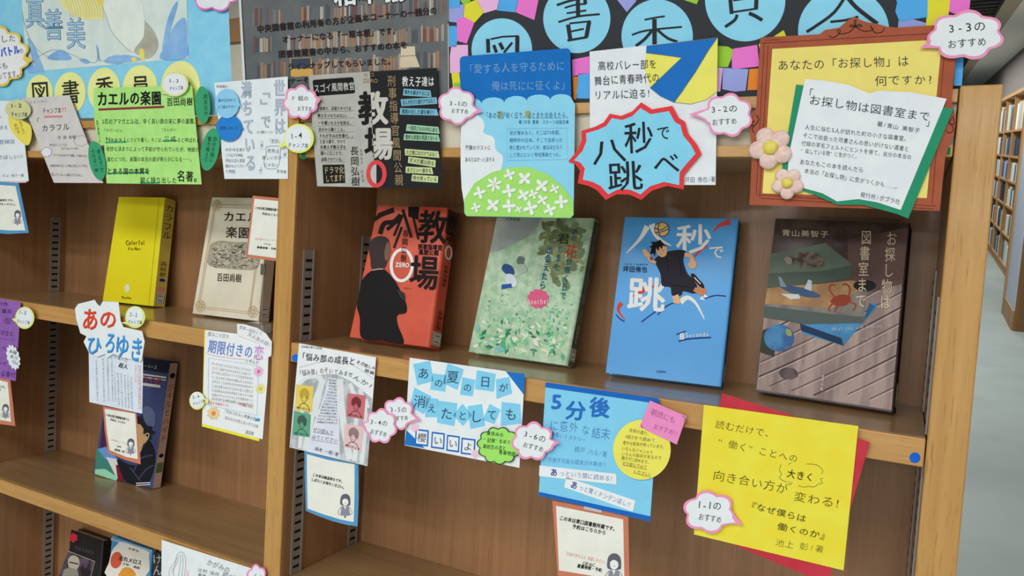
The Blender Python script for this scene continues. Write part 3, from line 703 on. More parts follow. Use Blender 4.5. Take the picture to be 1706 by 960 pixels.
b.flat(c, spl(jk((370, 380), (400, 362), (440, 390), (458, 450), (440, 520), (400, 500), (370, 450)), 4), ink((88, 104, 132)), k2)
b.flat(c, spl(jk((320, 470), (345, 478), (372, 510), (376, 560), (400, 575), (396, 610), (370, 628), (352, 680), (320, 700)), 4), SKT, k2 + .0001)
b.flat(c, jk((325, 430), (352, 440), (360, 412), (378, 470), (400, 500), (440, 505), (425, 530), (458, 545), (420, 570), (432, 590), (404, 600), (388, 545), (370, 560), (372, 520), (350, 490), (325, 484)), HR, k2 + .0003)
b.stroke(c, spl(jk((376, 566), (398, 552), (410, 560), (400, 590), (384, 592)), 4, False), 1.6, ink((214, 176, 126)), k2 + .0006)
b.flat(c, spl(jk((352, 690), (378, 632), (410, 600), (450, 690), (440, 800), (400, 900), (330, 908), (250, 890), (205, 800), (190, 730), (270, 770), (345, 765)), 3), ink((30, 30, 36)), k3)
b.flat(c, w7((118, 750), (150, 745), (250, 860), (222, 898), (110, 868)), ink((64, 130, 118)), k1 + .0001)
b.flat(c, w7((112, 850), (160, 848), (222, 888), (215, 906), (110, 872)), ink((150, 214, 180)), k2)
b.flat(c, w7((125, 752), (165, 740), (222, 800), (210, 828), (160, 800)), ink((104, 146, 206)), k2)
b.flat(c, w7((165, 790), (215, 800), (245, 880), (218, 896)), ink((214, 214, 206)), k2); b.flat(c, w7((212, 828), (232, 830), (250, 912), (222, 902)), ink((120, 30, 50)), k2 + .0002)
b.flat(c, w7((150, 600), (170, 600), (180, 750), (135, 750)), ink((72, 40, 70)), k1 + .0001)
for y_ in (0, 10): b.stroke(c, w7((310, 918 + y_), (380, 914 + y_ * .9)), 1.5, ink((216, 220, 230)), k3)
for a_ in (((300, 860), (330, 800), (390, 780)), ((320, 900), (360, 850), (395, 830)), ((280, 840), (330, 905))): b.stroke(c, spl(w7(*a_), 4, False), 1.6, ink((70, 80, 110)), k3 + .0001)
b.spinequad(mat((222, 196, 186), .6), 0, .99, .0, 1.)
b.spinetext('ジキルとハイド', .83, .36, .0145, ink((176, 50, 60)), .0)
b.add('spine_mark', [q_(.89 + .022 * math.sin(a), .5 + .35 * math.cos(a)) for a in [i * math.pi / 8 for i in range(16)]], [list(range(16))], ink((44, 40, 44)))
b.add('spine_mark', [q_(.255 + .016 * math.sin(a), .5 + .3 * math.cos(a)) for a in [i * math.pi / 8 for i in range(16)]], [list(range(16))], ink((26, 30, 60)))
b.spinequad(ink((104, 140, 70)), .12, .2, .1, .9, .0006, 'genre_label'); b.done()
# --- bottom row
ZXX = ZX
def lowbook(label, tl, tr, cm, th, hh=.195, wd=None):
    pl = front(.13); A = pl.at(tl); B = pl.at(tr)
    # foot of the book on the lowest shelf, directly below its top edge
    bz = ZXX + .002
    Hh = A.z - bz
    # picture position of the foot corners
    def topix(p):
        v = Vector(p) - CAMU; z = v.dot(FU); return (853 + FOC * v.dot(RU) / z, 480 - FOC * v.dot(UU) / z)
    Pb = Vector((A.x, .115, bz)); Qb = Vector((B.x, .118, bz))
    return Book(label, topix(Pb), topix(Qb), tl, tr, ZXX, th, cm, rs=.003), topix
i3 = CR(0, 700, 3.412)
b, topix = lowbook('black book with a red flower mark and a grey cartoon portrait, lower left', (118.7, 883), (172, 902), mat((34, 30, 32), .4, (40, 36, 38), 20, coat=.2), .018)
c = b.cover; w8 = CR(80, 860, 4.489)
b.flat(c, cloud(w8(190, 162), 7, 7.5, 6, .2), ink((190, 50, 60)), k1)
for i in range(6): b.flat(c, w8((208 + i * 24, 222 + i * 7), (226 + i * 24, 228 + i * 7), (222 + i * 24, 256 + i * 7), (204 + i * 24, 248 + i * 7)), ink((62, 58, 62)), k2)
b.flat(c, w8((150, 262), (350, 340), (320, 449), (80, 449)), mat((40, 34, 38), .5, (96, 80, 92), 60), k1)
b.stroke(c, w8((150, 262), (350, 340), (320, 449)), .9, ink((170, 170, 160)), k2)
b.flat(c, spl(w8((150, 330), (180, 295), (225, 310), (235, 360), (210, 400), (160, 390)), 4), ink((176, 170, 150)), k2)
b.flat(c, w8((120, 400), (160, 385), (220, 400), (230, 449), (105, 449)), ink((140, 138, 120)), k2); b.stroke(c, w8((160, 345), (225, 360)), 2, ink((60, 50, 50)), k3)
b.done()
b, topix = lowbook('small blue-bordered paperback with a running figure and a red sun', (187, 893), (253, 917), mat((70, 140, 190), .4, (90, 160, 206), 60, coat=.2), .012)
c = b.cover
b.flat(c, spl(w8((520, 210), (560, 196), (740, 262), (755, 300), (730, 449), (440, 449), (455, 350), (480, 260)), 3), ink((226, 222, 210)), k1)
b.flat(c, ell(w8(510, 330), 9.5, 14, 20, .2), ink((206, 90, 66)), k2)
b.text(c, '走れメロス', w8(530, 312), w8(700, 352), 9, ink((60, 46, 40)), k3, .02, 0); b.text(c, '太宰治', w8(596, 240), w8(680, 264), 4, ink((60, 50, 44)), k3, 0, 0); b.text(c, '作 絵', w8(556, 356), w8(690, 392), 4.5, ink((60, 50, 44)), k3, .01, 0)
b.flat(c, spl(w8((540, 420), (560, 390), (600, 385), (640, 410), (650, 449), (530, 449)), 4), ink((222, 150, 60)), k2)
for i in range(14): b.stroke(c, ell(w8(480 + i * 22, 175 + i * 6.5), 2, 1.6, 8), .7, ink((220, 232, 236)), k2, True)
b.done()
b, topix = lowbook('black paperback with white brush lettering beside the blue-bordered one', (257, 920), (300, 935), mat((36, 36, 40), .4, (60, 60, 62), 120, coat=.2), .012)
b.text(b.cover, 'けん', w8(815, 280), w8(820, 449), 16, ink((190, 190, 186)), k2, .01, .05, vert=True); b.done()
# ================================================================= BOARDS STANDING ON THE UNIT
A_ = CR(0, 0, 3); B_ = CR(340, 0, 3); C_ = CR(700, 0, 2.527); D_ = CR(940, 0, 2.744); E_ = CR(1240, 0, 2.526)
TBc = CR(740, 0, 5.331); TE = CR(1040, 0, 4.739); TR_ = CR(1380, 0, 5.233); TP = CR(400, 0, 4.739); TL_ = CR(0, 0, 6); TK = CR(0, 140, 5.333)
PEN = ink((52, 52, 60)); MARK = ink((44, 46, 48)); LK = .0004
# --- pale blue committee board, left
pl = front(.010)
t = Thing('display_board', 'sky-blue board with a pale bird painting and yellow letter ovals, top left', 'board')
bl_ = t.poly(pl, [(-40, -90), (376, -110), (388, 191), (8, 200), (-30, 203)], paper((132, 202, 242), (142, 208, 246)), 0, .004, 'board')
PW = mat((206, 220, 214), .85, (214, 226, 220), 30)
pp = t.poly(pl, [(30, -90), (308, -100), (314, 97), (45, 120)], PW, .004, .0006, 'painting')
k = .0048; WB1 = mat((112, 164, 220), .85, (150, 190, 226), 30, lo=.3, hi=.7); YW = mat((230, 220, 140), .85, (236, 230, 170), 40, lo=.3, hi=.7); GL_ = ink((150, 156, 140))
def F(pts, m, kk=0, par=pp, closed=True, n=4): t.flat(pl, spl(pts, n), m, k + kk, parent=par)
F(TL_((275, 390), (330, 430), (400, 590), (440, 700), (400, 715), (330, 610)), WB1); F(TL_((470, 585), (560, 510), (640, 505), (720, 588), (600, 604)), WB1)
F(TL_((790, 600), (850, 586), (900, 620), (860, 640)), WB1); F(TL_((1060, 600), (1110, 560), (1200, 555), (1230, 630), (1120, 640)), WB1)
F(TL_((250, 640), (310, 625), (390, 712), (280, 722)), WB1); F(TL_((960, 470), (975, 460), (1000, 590), (985, 610)), WB1)
F(A_((560, 285), (640, 275), (710, 300), (560, 318), (520, 305)), WB1, .0002); F(A_((800, 295), (830, 220), (870, 130), (925, 90), (935, 200), (930, 288)), WB1)
F(A_((810, 240), (840, 90), (880, 10), (886, 30), (860, 120), (830, 230)), WB1, .0002)
F(A_((300, 0), (320, 40), (360, 70), (410, 95), (470, 98), (518, 95), (510, 40), (500, 0), (440, -40), (340, -30)), YW, .0001)
for i in range(13): t.stroke(pl, spl(A_((330 + i * 14, 0), (345 + i * 14, 40), (352 + i * 13.5, 84)), 3, False), .6, ink((196, 186, 90)), k + .0003, parent=pp)
F(A_((500, 0), (530, 80), (560, 160), (620, 230), (680, 260), (720, 240), (725, 130), (715, 40), (690, 0), (600, -40)), mat((222, 228, 218), .85), .0001)
t.stroke(pl, spl(A_((500, 0), (530, 80), (560, 160), (620, 230), (660, 262)), 5, False), .8, GL_, k + .0003, parent=pp)
t.stroke(pl, spl(A_((725, 100), (722, 160), (715, 240)), 5, False), .8, GL_, k + .0003, parent=pp)
F(A_((670, 250), (720, 180), (725, 110), (770, 160), (790, 230), (750, 290), (700, 280)), mat((160, 158, 142), .85, (190, 190, 174), 40, lo=.3, hi=.7), .0002)
F(A_((696, 250), (716, 246), (722, 295), (704, 300)), ink((236, 214, 100)), .0003); F(A_((655, 296), (670, 285), (686, 300), (668, 308)), ink((236, 214, 100)), .0003); F(A_((488, 0), (516, 0), (512, 24), (498, 20)), ink((240, 210, 90)), .0003)
t.stroke(pl, spl(A_((110, 60), (130, 150), (170, 230), (230, 280), (300, 300)), 5, False), .7, GL_, k + .0003, parent=pp); t.stroke(pl, spl(A_((180, 290), (260, 250), (340, 265), (420, 300), (480, 310), (490, 240), (500, 300), (600, 310)), 5, False), .7, GL_, k + .0003, parent=pp)
for (c_, y0, y1, x0, x1) in (('真', -5, 47, 56, 60), ('善', 12, 70, 87, 91), ('美', 27, 85, 124, 128)):
    t.text(pl, c_, ((x0 + x1) / 2 - 17, (y0 + y1) / 2), ((x0 + x1) / 2 + 17, (y0 + y1) / 2 - 1), 56, ink((90, 128, 160)), k + .0004, .02, 0, parent=pp)
    t.text(pl, c_, ((x0 + x1) / 2 - 17, (y0 + y1) / 2), ((x0 + x1) / 2 + 17, (y0 + y1) / 2 - 1), 56, ink((160, 196, 220)), k + .0006, -.006, 0, parent=pp)
YE = paper((236, 232, 150)); 
for ch, c_, rx, ry in (('図', A_(198, 470), 22, 32), ('書', A_(350, 465), 26, 35), ('委', A_(520, 450), 27, 37), ('員', A_(700, 440), 29, 38), ('会', A_(902, 440), 33, 45)):
    d_ = t.poly(pl, ell(c_, rx, ry, 36, .03), YE, .004, .0005, 'letter_disc')
    t.text(pl, ch, (c_[0] - 15, c_[1] - 1), (c_[0] + 17, c_[1] - 3), 42, MARK, .0048, .012, .02, parent=d_)
t.done()
# --- bookshelf photo poster
pl = front(.006)
t = Thing('poster', 'dark poster with a bookshelf photo and lines of black lettering, top centre', 'poster')
sh = t.poly(pl, [(396, -110), (744, -130), (747, 164), (411, 178)], mat((92, 97, 99), .45, (104, 108, 108), 20), 0, .002, 'sheet')
t.poly(pl, [(392, -110), (396, -110), (411, 178), (407, 180)], mat((206, 212, 214), .3), 0, .004, 'clear_edge')
rp = random.Random(11); bc = [mat(x, .5) for x in [(140, 120, 104), (130, 96, 80), (112, 74, 72), (88, 96, 106), (160, 146, 128), (116, 114, 110), (78, 82, 86), (152, 116, 90), (98, 104, 110), (170, 164, 152)]]
def yb(x, y): return y - (x - 400) * .062 + 0
for ri, y in enumerate((-22, 24, 55, 84, 120, 160)):
    y0r = (-26, 27, 71, 116, 160)[ri] if ri < 5 else None
    if y0r is None: break
    hgt = (38, 30, 28, 30, 26)[ri]
    x = 414 + ri * 2
    while x < 738:
        w_ = rp.uniform(2.4, 6.5); h_ = hgt * rp.uniform(.7, 1)
        if not (ri == 1 and 470 < x < 500) and rp.random() < .86 and yb(x, y0r + 18) < 166:
            m_ = bc[rp.randrange(10)] if not (ri >= 2 and 490 < x < 680) else bc[rp.choice([0, 4, 7, 9, 5, 0])]
            yb0 = min(yb(x, y0r + 18), 163)
            t.flat(pl, [(x, yb0), (x, yb0 - h_), (x + w_ * .88, yb0 - h_ - .2), (x + w_ * .88, yb0)], m_, .0022, 'drawing', sh)
        x += w_
t.flat(pl, TP((395, 462), (560, 455), (580, 600), (400, 605)), ink((206, 160, 84)), .0023, parent=sh); t.flat(pl, TP((400, 465), (555, 458), (560, 540), (405, 545)), ink((60, 70, 84)), .0024, parent=sh)
t.flat(pl, TP((1270, 370), (1380, 365), (1385, 440), (1420, 530), (1262, 535)), ink((206, 190, 164)), .0023, parent=sh); t.stroke(pl, TP((1262, 445), (1385, 438)), 1, ink((120, 100, 80)), .0024, parent=sh)
for s_, a0, a1, h_ in (('中央図書館の利用者の方が企画本コーナーの一棚分の', (130, 232), (1556, 80), 64), ('オーナーになる「一箱本棚」です。', (330, 312), (1262, 240), 62), ('図書館蔵書の中から、おすすめの本を', (300, 430), (1322, 352), 62), ('ラインナップしてもらいました。', (375, 528), (1220, 482), 60), ('ナーそ', (390, 640), (545, 630), 52)):
    t.text(pl, s_, TP(*a0), TP(*a1), h_ / 4.739, ink((48, 36, 38)), .0027, .03, 0, parent=sh)
WHT = ink((226, 232, 230))
for (x0, x1) in ((565, 750), (870, 935), (1075, 1190)):
    pass
t.text(pl, '一箱本棚', TP(540, -42), TP(1300, -100), 48, ink((30, 28, 30)), .0026, .08, 0, parent=sh); t.text(pl, '一箱本棚', TP(540, -42), TP(1300, -100), 48, WHT, .0028, .03, 0, parent=sh)
t.done()
# --- black committee board with coloured paper squares
pl = front(.010)
t = Thing('display_board', 'black board with big sky-blue letter discs and coloured paper squares, top right', 'board')
t.poly(pl, [(747, -110), (1622, -130), (1588, 146), (1250, 161), (960, 172), (748, 168)], paper((56, 58, 62)), 0, .004, 'board')
SC = dict(p=(232, 118, 200), l=(232, 178, 218), b=(84, 166, 226), v=(150, 160, 216), y=(220, 214, 60), g=(150, 196, 60), o=(226, 132, 48), k=(240, 150, 210))
def scrap(pts, c, lay=0): t.poly(pl, pts, paper(SC[c]), .004 + lay * .0003, .0004, 'paper_square')
for c, pts, lay in (('b', ((42, -20), (140, -20), (140, 65), (42, 75)), 1), ('g', ((140, -20), (240, -20), (232, 12), (180, 36), (150, 20)), 1), ('v', ((42, 76), (180, 30), (165, 206), (42, 192)), 0), ('y', ((182, 36), (290, -5), (352, 110), (262, 210), (172, 150)), 0), ('l', ((292, -20), (486, -20), (480, 80), (352, 118), (300, 20)), 0), ('b', ((488, -20), (660, -20), (630, 110), (464, 92)), 0), ('p', ((662, -20), (842, -20), (800, 178), (634, 108)), 0), ('p', ((110, 170), (180, 150), (268, 200), (200, 388), (118, 364)), 1), ('b', ((42, 232), (108, 230), (124, 300), (108, 420), (42, 415)), 0), ('l', ((64, 400), (210, 398), (214, 560), (200, 640), (52, 650), (50, 500)), 0), ('y', ((64, 650), (134, 640), (150, 800), (80, 790)), 0), ('g', ((84, 738), (150, 735), (154, 830), (88, 812)), 1), ('v', ((1530, -10), (1700, -10), (1706, 10), (1622, 108)), 0), ('p', ((1136, 530), (1290, 500), (1290, 650), (1140, 676)), 0), ('o', ((1140, 680), (1192, 684), (1170, 886), (1150, 880)), 0), ('b', ((1192, 650), (1290, 650), (1290, 876), (1176, 874), (1180, 700)), 0)):
    scrap(TBc(*pts), c, lay)
for c, pts, lay in (('g', ((470, -10), (590, -10), (572, 34), (470, 0)), 0), ('g', ((736, 362), (820, 368), (862, 394), (850, 450), (818, 530), (736, 528)), 0), ('p', ((862, 384), (1050, 354), (1068, 524), (852, 546), (848, 450)), 0), ('l', ((736, 532), (778, 536), (758, 724), (730, 724)), 0), ('v', ((780, 536), (980, 546), (958, 716), (870, 724), (774, 704)), 0), ('o', ((988, 546), (1064, 540), (1052, 710), (972, 712)), 0), ('y', ((1180, 288), (1258, 238), (1280, 290)), 0), ('y', ((1062, 350), (1084, 330), (1084, 400), (1070, 390)), 0)):
    scrap(TE(*pts), c, lay)
for c, pts, lay in (('b', ((580, -20), (866, -20), (864, 150), (620, 186), (584, 100), (600, 20)), 1), ('v', ((612, 180), (740, 168), (850, 200), (860, 230), (606, 248)), 0), ('y', ((868, -20), (1064, -20), (1050, 120), (1000, 220), (850, 228)), 0), ('p', ((1062, -20), (1240, -20), (1226, 125), (1100, 120), (1052, 100)), 1), ('b', ((1114, 480), (1182, 480), (1164, 748), (1092, 746)), 1)):
    scrap(TR_(*pts), c, lay)
SKD = paper((138, 206, 244))
for ch, c_, r_, h_, dy, th_ in (('図', TBc(512, 440), 50.5, 66, 7, (-.05)), ('書', TBc(1178, 165), 56, 84, -9, 0), ('委', TE(260, 285), 59.5, 84, -2, 0), ('員', TE(955, 0), 67, 92, -18, 0), ('会', E_(418, 130), 76, 92, 8, 0)):
    d_ = t.poly(pl, ell(c_, r_, r_ * (1.03 if ch != '会' else .95), 48), SKD, .004, .0005, 'letter_disc')
    if ch == '図':
        for a_, w_ in (((388, 345, 392, 468), 6.5), ((412, 348, 520, 326), 3), ((520, 326, 662, 320), 3), ((650, 322, 648, 470), 7), ((440, 400, 464, 468), 5.5), ((492, 380, 524, 440), 6), ((604, 378, 530, 468), 4)):
            t.stroke(pl, TBc(a_[:2], a_[2:]), w_, MARK, .0047, parent=d_)
    elif ch == '書':
        for a_, w_ in ((((1000, 46), (1120, 6), (1250, -20)), 4), (((1070, 70), (1160, 44), (1260, 34)), 3), (((1250, -20), (1254, 36)), 6), (((1186, -60), (1190, 150)), 7), (((1088, 118), (1262, 92)), 3), (((1014, 196), (1190, 146), (1382, 126)), 3.4), (((1100, 218), (1120, 350)), 7), (((1112, 208), (1302, 188)), 3), (((1288, 192), (1262, 330)), 7), (((1122, 280), (1240, 256)), 3), (((1094, 360), (1270, 330)), 4)):
            t.stroke(pl, spl(TBc(*a_), 4, False), w_, MARK, .0047, parent=d_)
    elif ch == '委':
        for a_, w_ in ((((160, 156), (240, 140), (320, 128)), 3), (((238, 150), (240, 420)), 7.5), (((60, 276), (180, 240), (456, 212)), 3.2), (((220, 240), (160, 310), (90, 364)), 5), (((262, 236), (340, 300), (420, 330)), 4.6)):
            t.stroke(pl, spl(TE(*a_), 4, False), w_, MARK, .0047, parent=d_)
    elif ch == '員':
        for a_, w_ in ((((832, -60), (848, 110)), 6.5), (((860, 4), (1040, -22)), 3), (((856, 96), (1056, 66)), 3.2), (((1046, -60), (1040, 70)), 7), (((892, 116), (870, 160), (796, 212)), 5), (((984, 104), (1030, 124), (1090, 160)), 6)):
            t.stroke(pl, spl(TE(*a_), 4, False), w_, MARK, .0047, parent=d_)
    else:
        for a_, w_ in ((((440, -40), (380, 50), (300, 110), (262, 134)), 5), (((420, -30), (470, 30), (560, 100)), 7), (((362, 92), (430, 84), (480, 70)), 4)):
            t.stroke(pl, spl(E_(*a_), 4, False), w_, MARK, .0047, parent=d_)
t.done()
# ================================================================= HANGING SHEETS ON THE HEADER
def sheet(name, label, y, pts, m, t_=.0006, cat='poster', group=None, part='sheet'):
    t = Thing(name, label, cat, group); t.pl = front(y); t.sh = t.poly(t.pl, pts, m, 0, t_, part); t.k = t_ + .0002; return t
def T(t, s_, p0, p1, h_, m=PEN, wt=-.002, jit=.05, k=None, par=None, **kw): t.text(t.pl, s_, p0, p1, h_, m, k or t.k, wt, jit, parent=par or t.sh, **kw)
def girl(t, c, s_, par, k):   # printed schoolgirl drawing, c = head centre, s_ = px unit
    hm = ink((96, 96, 108)); x, y = c
    P_ = lambda *a: [(x + q[0] * s_, y + q[1] * s_) for q in a]
    t.flat(t.pl, spl(P_((-7, 8), (-8, -2), (-5, -9), (2, -11), (8, -6), (9, 4), (7, 9)), 4), hm, k, parent=par)
    t.flat(t.pl, spl(P_((-4.5, 0), (0, -3), (5, 0), (5, 6), (0, 9), (-4, 6)), 4), ink((236, 234, 226)), k + .0001, parent=par)
    t.stroke(t.pl, P_((-1, 5), (2, 5)), .7 * s_, ink((196, 110, 100)), k + .0002, parent=par)
    t.flat(t.pl, P_((-6, 10), (6, 10), (9, 25), (-8, 25)), ink((136, 138, 152)), k, parent=par)
    for sg in (-1, 1): t.stroke(t.pl, spl(P_((6.5 * sg, 11), (12 * sg, 20), (8 * sg, 25), (1, 26)), 3, False), 1.1 * s_, ink((150, 150, 158)), k + .0001, parent=par)
    t.flat(t.pl, P_((-2, 10), (0, 16), (2, 10)), ink((230, 230, 226)), k + .0001, parent=par); t.stroke(t.pl, P_((0, 25), (0, 30)), 2.4 * s_, hm, k, parent=par)
CARDW = paper((226, 226, 214)); RIM = paper((196, 120, 92)); RIMB = paper((84, 146, 190))
def card(label, y, outer, inner, rim, lines, gpos=None, gs=.7, extra=()):
    t = sheet('notice_card', label, y, outer, rim, .0007, 'card', None, 'rim')
    ip = t.poly(t.pl, inner, CARDW, .0007, .0003, 'inner_sheet'); k = .0012
    for s_, p0, p1, h_, wt in lines: t.text(t.pl, s_, p0, p1, h_, ink((44, 44, 44)), k, wt, .01, parent=ip)
    for s_, p0, p1, h_ in extra: t.text(t.pl, s_, p0, p1, h_, ink((206, 120, 116)), k, -.005, .06, parent=ip)
    if gpos: girl(t, gpos, gs, ip, k)
    t.done()
def bubble(label, y, outer, inner, rim, lines, fill=(224, 228, 236), m=PEN, name='speech_bubble_tag', group='speech bubble tags', wt=.002, r2=None):
    t = Thing(name, label, 'tag', group); t.pl = front(y)
    a = t.poly(t.pl, outer, paper(rim), 0, .0012, 'rim'); b_ = t.poly(t.pl, inner, paper(fill), .0012, .0003, 'face') if inner else a
    for s_, p0, p1, h_ in lines: t.text(t.pl, s_, p0, p1, h_, m, .0017, wt, .06, parent=b_)
    t.done()
def shrink(pts, c, s_): return [(c[0] + (p[0] - c[0]) * s_, c[1] + (p[1] - c[1]) * s_) for p in pts]
def rcloud(c, rx, ry, tail, n=7, amp=.16, rot=0, ph=0., tw=.3, rim=3.6):
    o = cloud(c, rx, ry, n, amp, rot, ph, tail, tw)
    ti = (tail[0] + (c[0] - tail[0]) * .22, tail[1] + (c[1] - tail[1]) * .22) if tail else None
    i = cloud(c, rx - rim, ry - rim, n, amp, rot, ph, ti, tw)
    return o, i
# left-most white sheet
t = sheet('book_review_sheet', 'white sheet cut off by the left picture edge, blue and black notes', -.0008, [(-60, 168), (34, 168), (48, 302), (-60, 303)], paper(WHITE))
t.poly(t.pl, [(-60, 300), (44, 300), (44, 304.5), (-60, 306)], paper((230, 180, 190)), -.0006, .0005, 'pink_backing')
for s_, a0, a1, h_, m_ in (('だから、', (-60, 292), (36, 290), 40, PEN), ('よめまる', (-80, 390), (70, 386), 40, PEN), ('た登録店', (-60, 520), (134, 510), 42, ink((60, 90, 150))), ('んでほしい!!', (-70, 655), (206, 645), 42, PEN), ('だよ 知り/著', (20, 815), (214, 812), 28, PEN)):
    T(t, s_, TK(*a0), TK(*a1), h_ / 5.333, m_)
t.done()
# gray colourful sheet
t = sheet('book_review_sheet', 'greyish handwritten sheet with red double underline hanging askew at left', .0005, TK((188, 128), (618, 100), (918, 880), (478, 878)), paper((206, 200, 198), (212, 206, 200)))
RDP = ink((206, 70, 90))
for s_, a0, a1, h_, m_, wt in (('とりまとめた', (225, 168), (425, 150), 30, ink((130, 130, 130)), -.006), ('チャンプ本', (376, 240), (545, 232), 58, PEN, .002), ('!!', (548, 228), (592, 226), 58, RDP, .01), ('カラフル', (368, 394), (618, 378), 66, PEN, .006), ('作 森 絵都', (510, 476), (676, 470), 34, PEN, -.004), ('『あやまち？』だってんだ、', (430, 542), (610, 542), 26, PEN, 0), ('生きてみようと思え', (540, 574), (700, 572), 24, PEN, 0), ('だってわがまますぎて頑張っても報われない', (478, 632), (778, 640), 26, PEN, 0), ('小林真の体にはいった僕は人生について考え、', (440, 726), (792, 728), 28, PEN, 0), ('死んでしまった魂のやりなおし、', (456, 804), (752, 812), 28, PEN, 0), ('「', (300, 330), (350, 330), 56, PEN, 0)):
    T(t, s_, TK(*a0), TK(*a1), h_ / 5.333, m_, wt)
for y_ in (286, 296): t.stroke(t.pl, TK((392, y_), (556, y_ - 2)), 1, RDP, t.k, parent=t.sh)
t.stroke(t.pl, cloud(TK(718, 505), 11.5, 9, 7, .14), .6, ink((120, 110, 130)), t.k, True, parent=t.sh)
t.flat(t.pl, cloud(TK(412, 605), 9, 8, 7, .14), ink((222, 222, 228)), t.k, parent=t.sh); t.stroke(t.pl, cloud(TK(412, 605), 9, 8, 7, .14), .6, ink((130, 120, 150)), t.k + .0002, True, parent=t.sh)
t.done()
bubble('pale yellow round tag reading 1-2, on the greyish sheet', -.0035, ell(TK(160, 228), 21.5, 16.5, 30, .1) , None, (206, 208, 150), (('1-2', TK(92, 192), TK(196, 190), 9), ('チャンプ本', TK(96, 268), TK(244, 272), 9)), group='speech bubble tags')
th = Thing('leaf_tag', 'bright yellow leaf-shaped tag under the 1-2 tag at left', 'tag', None); th.pl = front(-.0015)
th.poly(th.pl, spl(TK((72, 280), (130, 300), (210, 330), (270, 370), (282, 450), (262, 530), (228, 542), (150, 480), (90, 390)), 4), paper((240, 214, 90)), 0, .0008, 'leaf'); th.text(th.pl, 'おもしろい', TK(180, 330), TK(215, 450), 6, ink((120, 110, 50)), .0011, 0, .1, vert=True, parent=th.parts[0]); th.text(th.pl, '泣ける', TK(130, 350), TK(170, 440), 6, ink((120, 110, 50)), .0011, 0, .1, vert=True, parent=th.parts[0]); th.done()
# green frog-paradise sheet
GRN = paper((168, 222, 124), (176, 228, 132))
t = sheet('book_review_sheet', 'lime green sheet with a thick black title and dark red underline', -.001, A_((466, 440), (960, 428), (1008, 922), (533, 917), (520, 726), (490, 726), (470, 590)), GRN)
T(t, 'カエルの楽園', A_(484, 494), A_(808, 490), 25, BK, .035); t.stroke(t.pl, A_((492, 548), (820, 534)), 3.6, ink((140, 46, 60)), t.k + .0001, parent=t.sh)
T(t, '百田尚樹', A_(832, 510), A_(964, 508), 14.5, BK, .016)
for s_, a0, a1, h_, wt in (('2匹のアマガエルは、辛く長い旅の末に夢の楽園、', (508, 608), (990, 606), 30, .006), ('「ナパージュ', (512, 652), (612, 652), 20, .0), ('「さんかい', (800, 650), (880, 648), 18, .0), ('Napaj', (530, 696), (632, 694), 30, .004), ('にたどり着く。そこは', (634, 700), (806, 700), 24, .004), ('三戒', (816, 696), (882, 694), 32, .0), ('ると呼ばれる', (884, 700), (1000, 702), 26, .004), ('奇妙な決まりによって平和が守られていたが、物語が', (530, 744), (994, 748), 26, .004), ('進むにつれ、楽園の本当の姿が明らかになる──。', (534, 796), (968, 796), 26, .004), ('とある国の本質を', (534, 856), (750, 856), 34, .02), ('鋭く抉り出した', (700, 900), (884, 902), 34, .008), ('名著。', (884, 880), (1010, 884), 58, .02)):
    T(t, s_, A_(*a0), A_(*a1), h_ / 3, BK, wt)
TEAL = paper((60, 156, 110))
for a_ in (((526, 712), (634, 710)), ((812, 704), (884, 704)), ((536, 868), (742, 862)), ((700, 914), (800, 914))): t.stroke(t.pl, A_(*a_), 3, ink((60, 160, 110)), t.k - .0001, parent=t.sh)
t.text(t.pl, '本屋大賞受賞してる', A_(484, 600), A_(500, 712), 4, BK, t.k, 0, .02, parent=t.sh, vert=True)
t.done()
bubble('white round tag reading 1-3, on the lime green sheet', -.0045, A_((800, 465), (828, 455)) + ell(A_(873, 421), 23, 20.5, 30, 0, 2.5, 2.5 + 2 * math.pi - .35), ell(A_(873, 421), 20, 18, 30), (214, 222, 140), (('1-3', A_(844, 404), A_(896, 404), 9), ('チャンプ本', A_(846, 442), A_(916, 438), 8)))
for lab, c_, rx, ry, rot, s1, s2 in (('dark green oval tag at the upper right corner of the lime sheet', A_(1013, 524), 12.5, 31, -.04, '読まなか', ''), ('dark green oval tag at the lower right edge of the lime sheet', A_(1050, 747), 15, 36, .2, '自分の国に', '置き換えて'), ('dark green oval tag between the greyish and lime sheets', A_(485, 803), 13.5, 33, -.2, '考えさせ', 'られる一冊')):
    th = Thing('oval_tag', lab, 'tag', 'dark green oval tags'); th.pl = front(-.003)
    o_ = th.poly(th.pl, ell(c_, rx, ry, 30, rot), TEAL, 0, .0008, 'oval')
    for j, s_ in enumerate((s1, s2)):
        if s_: th.text(th.pl, s_, (c_[0] + 5 - j * 9 + rot * 18, c_[1] - ry * .6), (c_[0] + 5 - j * 9 - rot * 18, c_[1] + ry * .6), 7, ink((30, 70, 54)), .0011, 0, .05, parent=o_, vert=True)
    th.done()
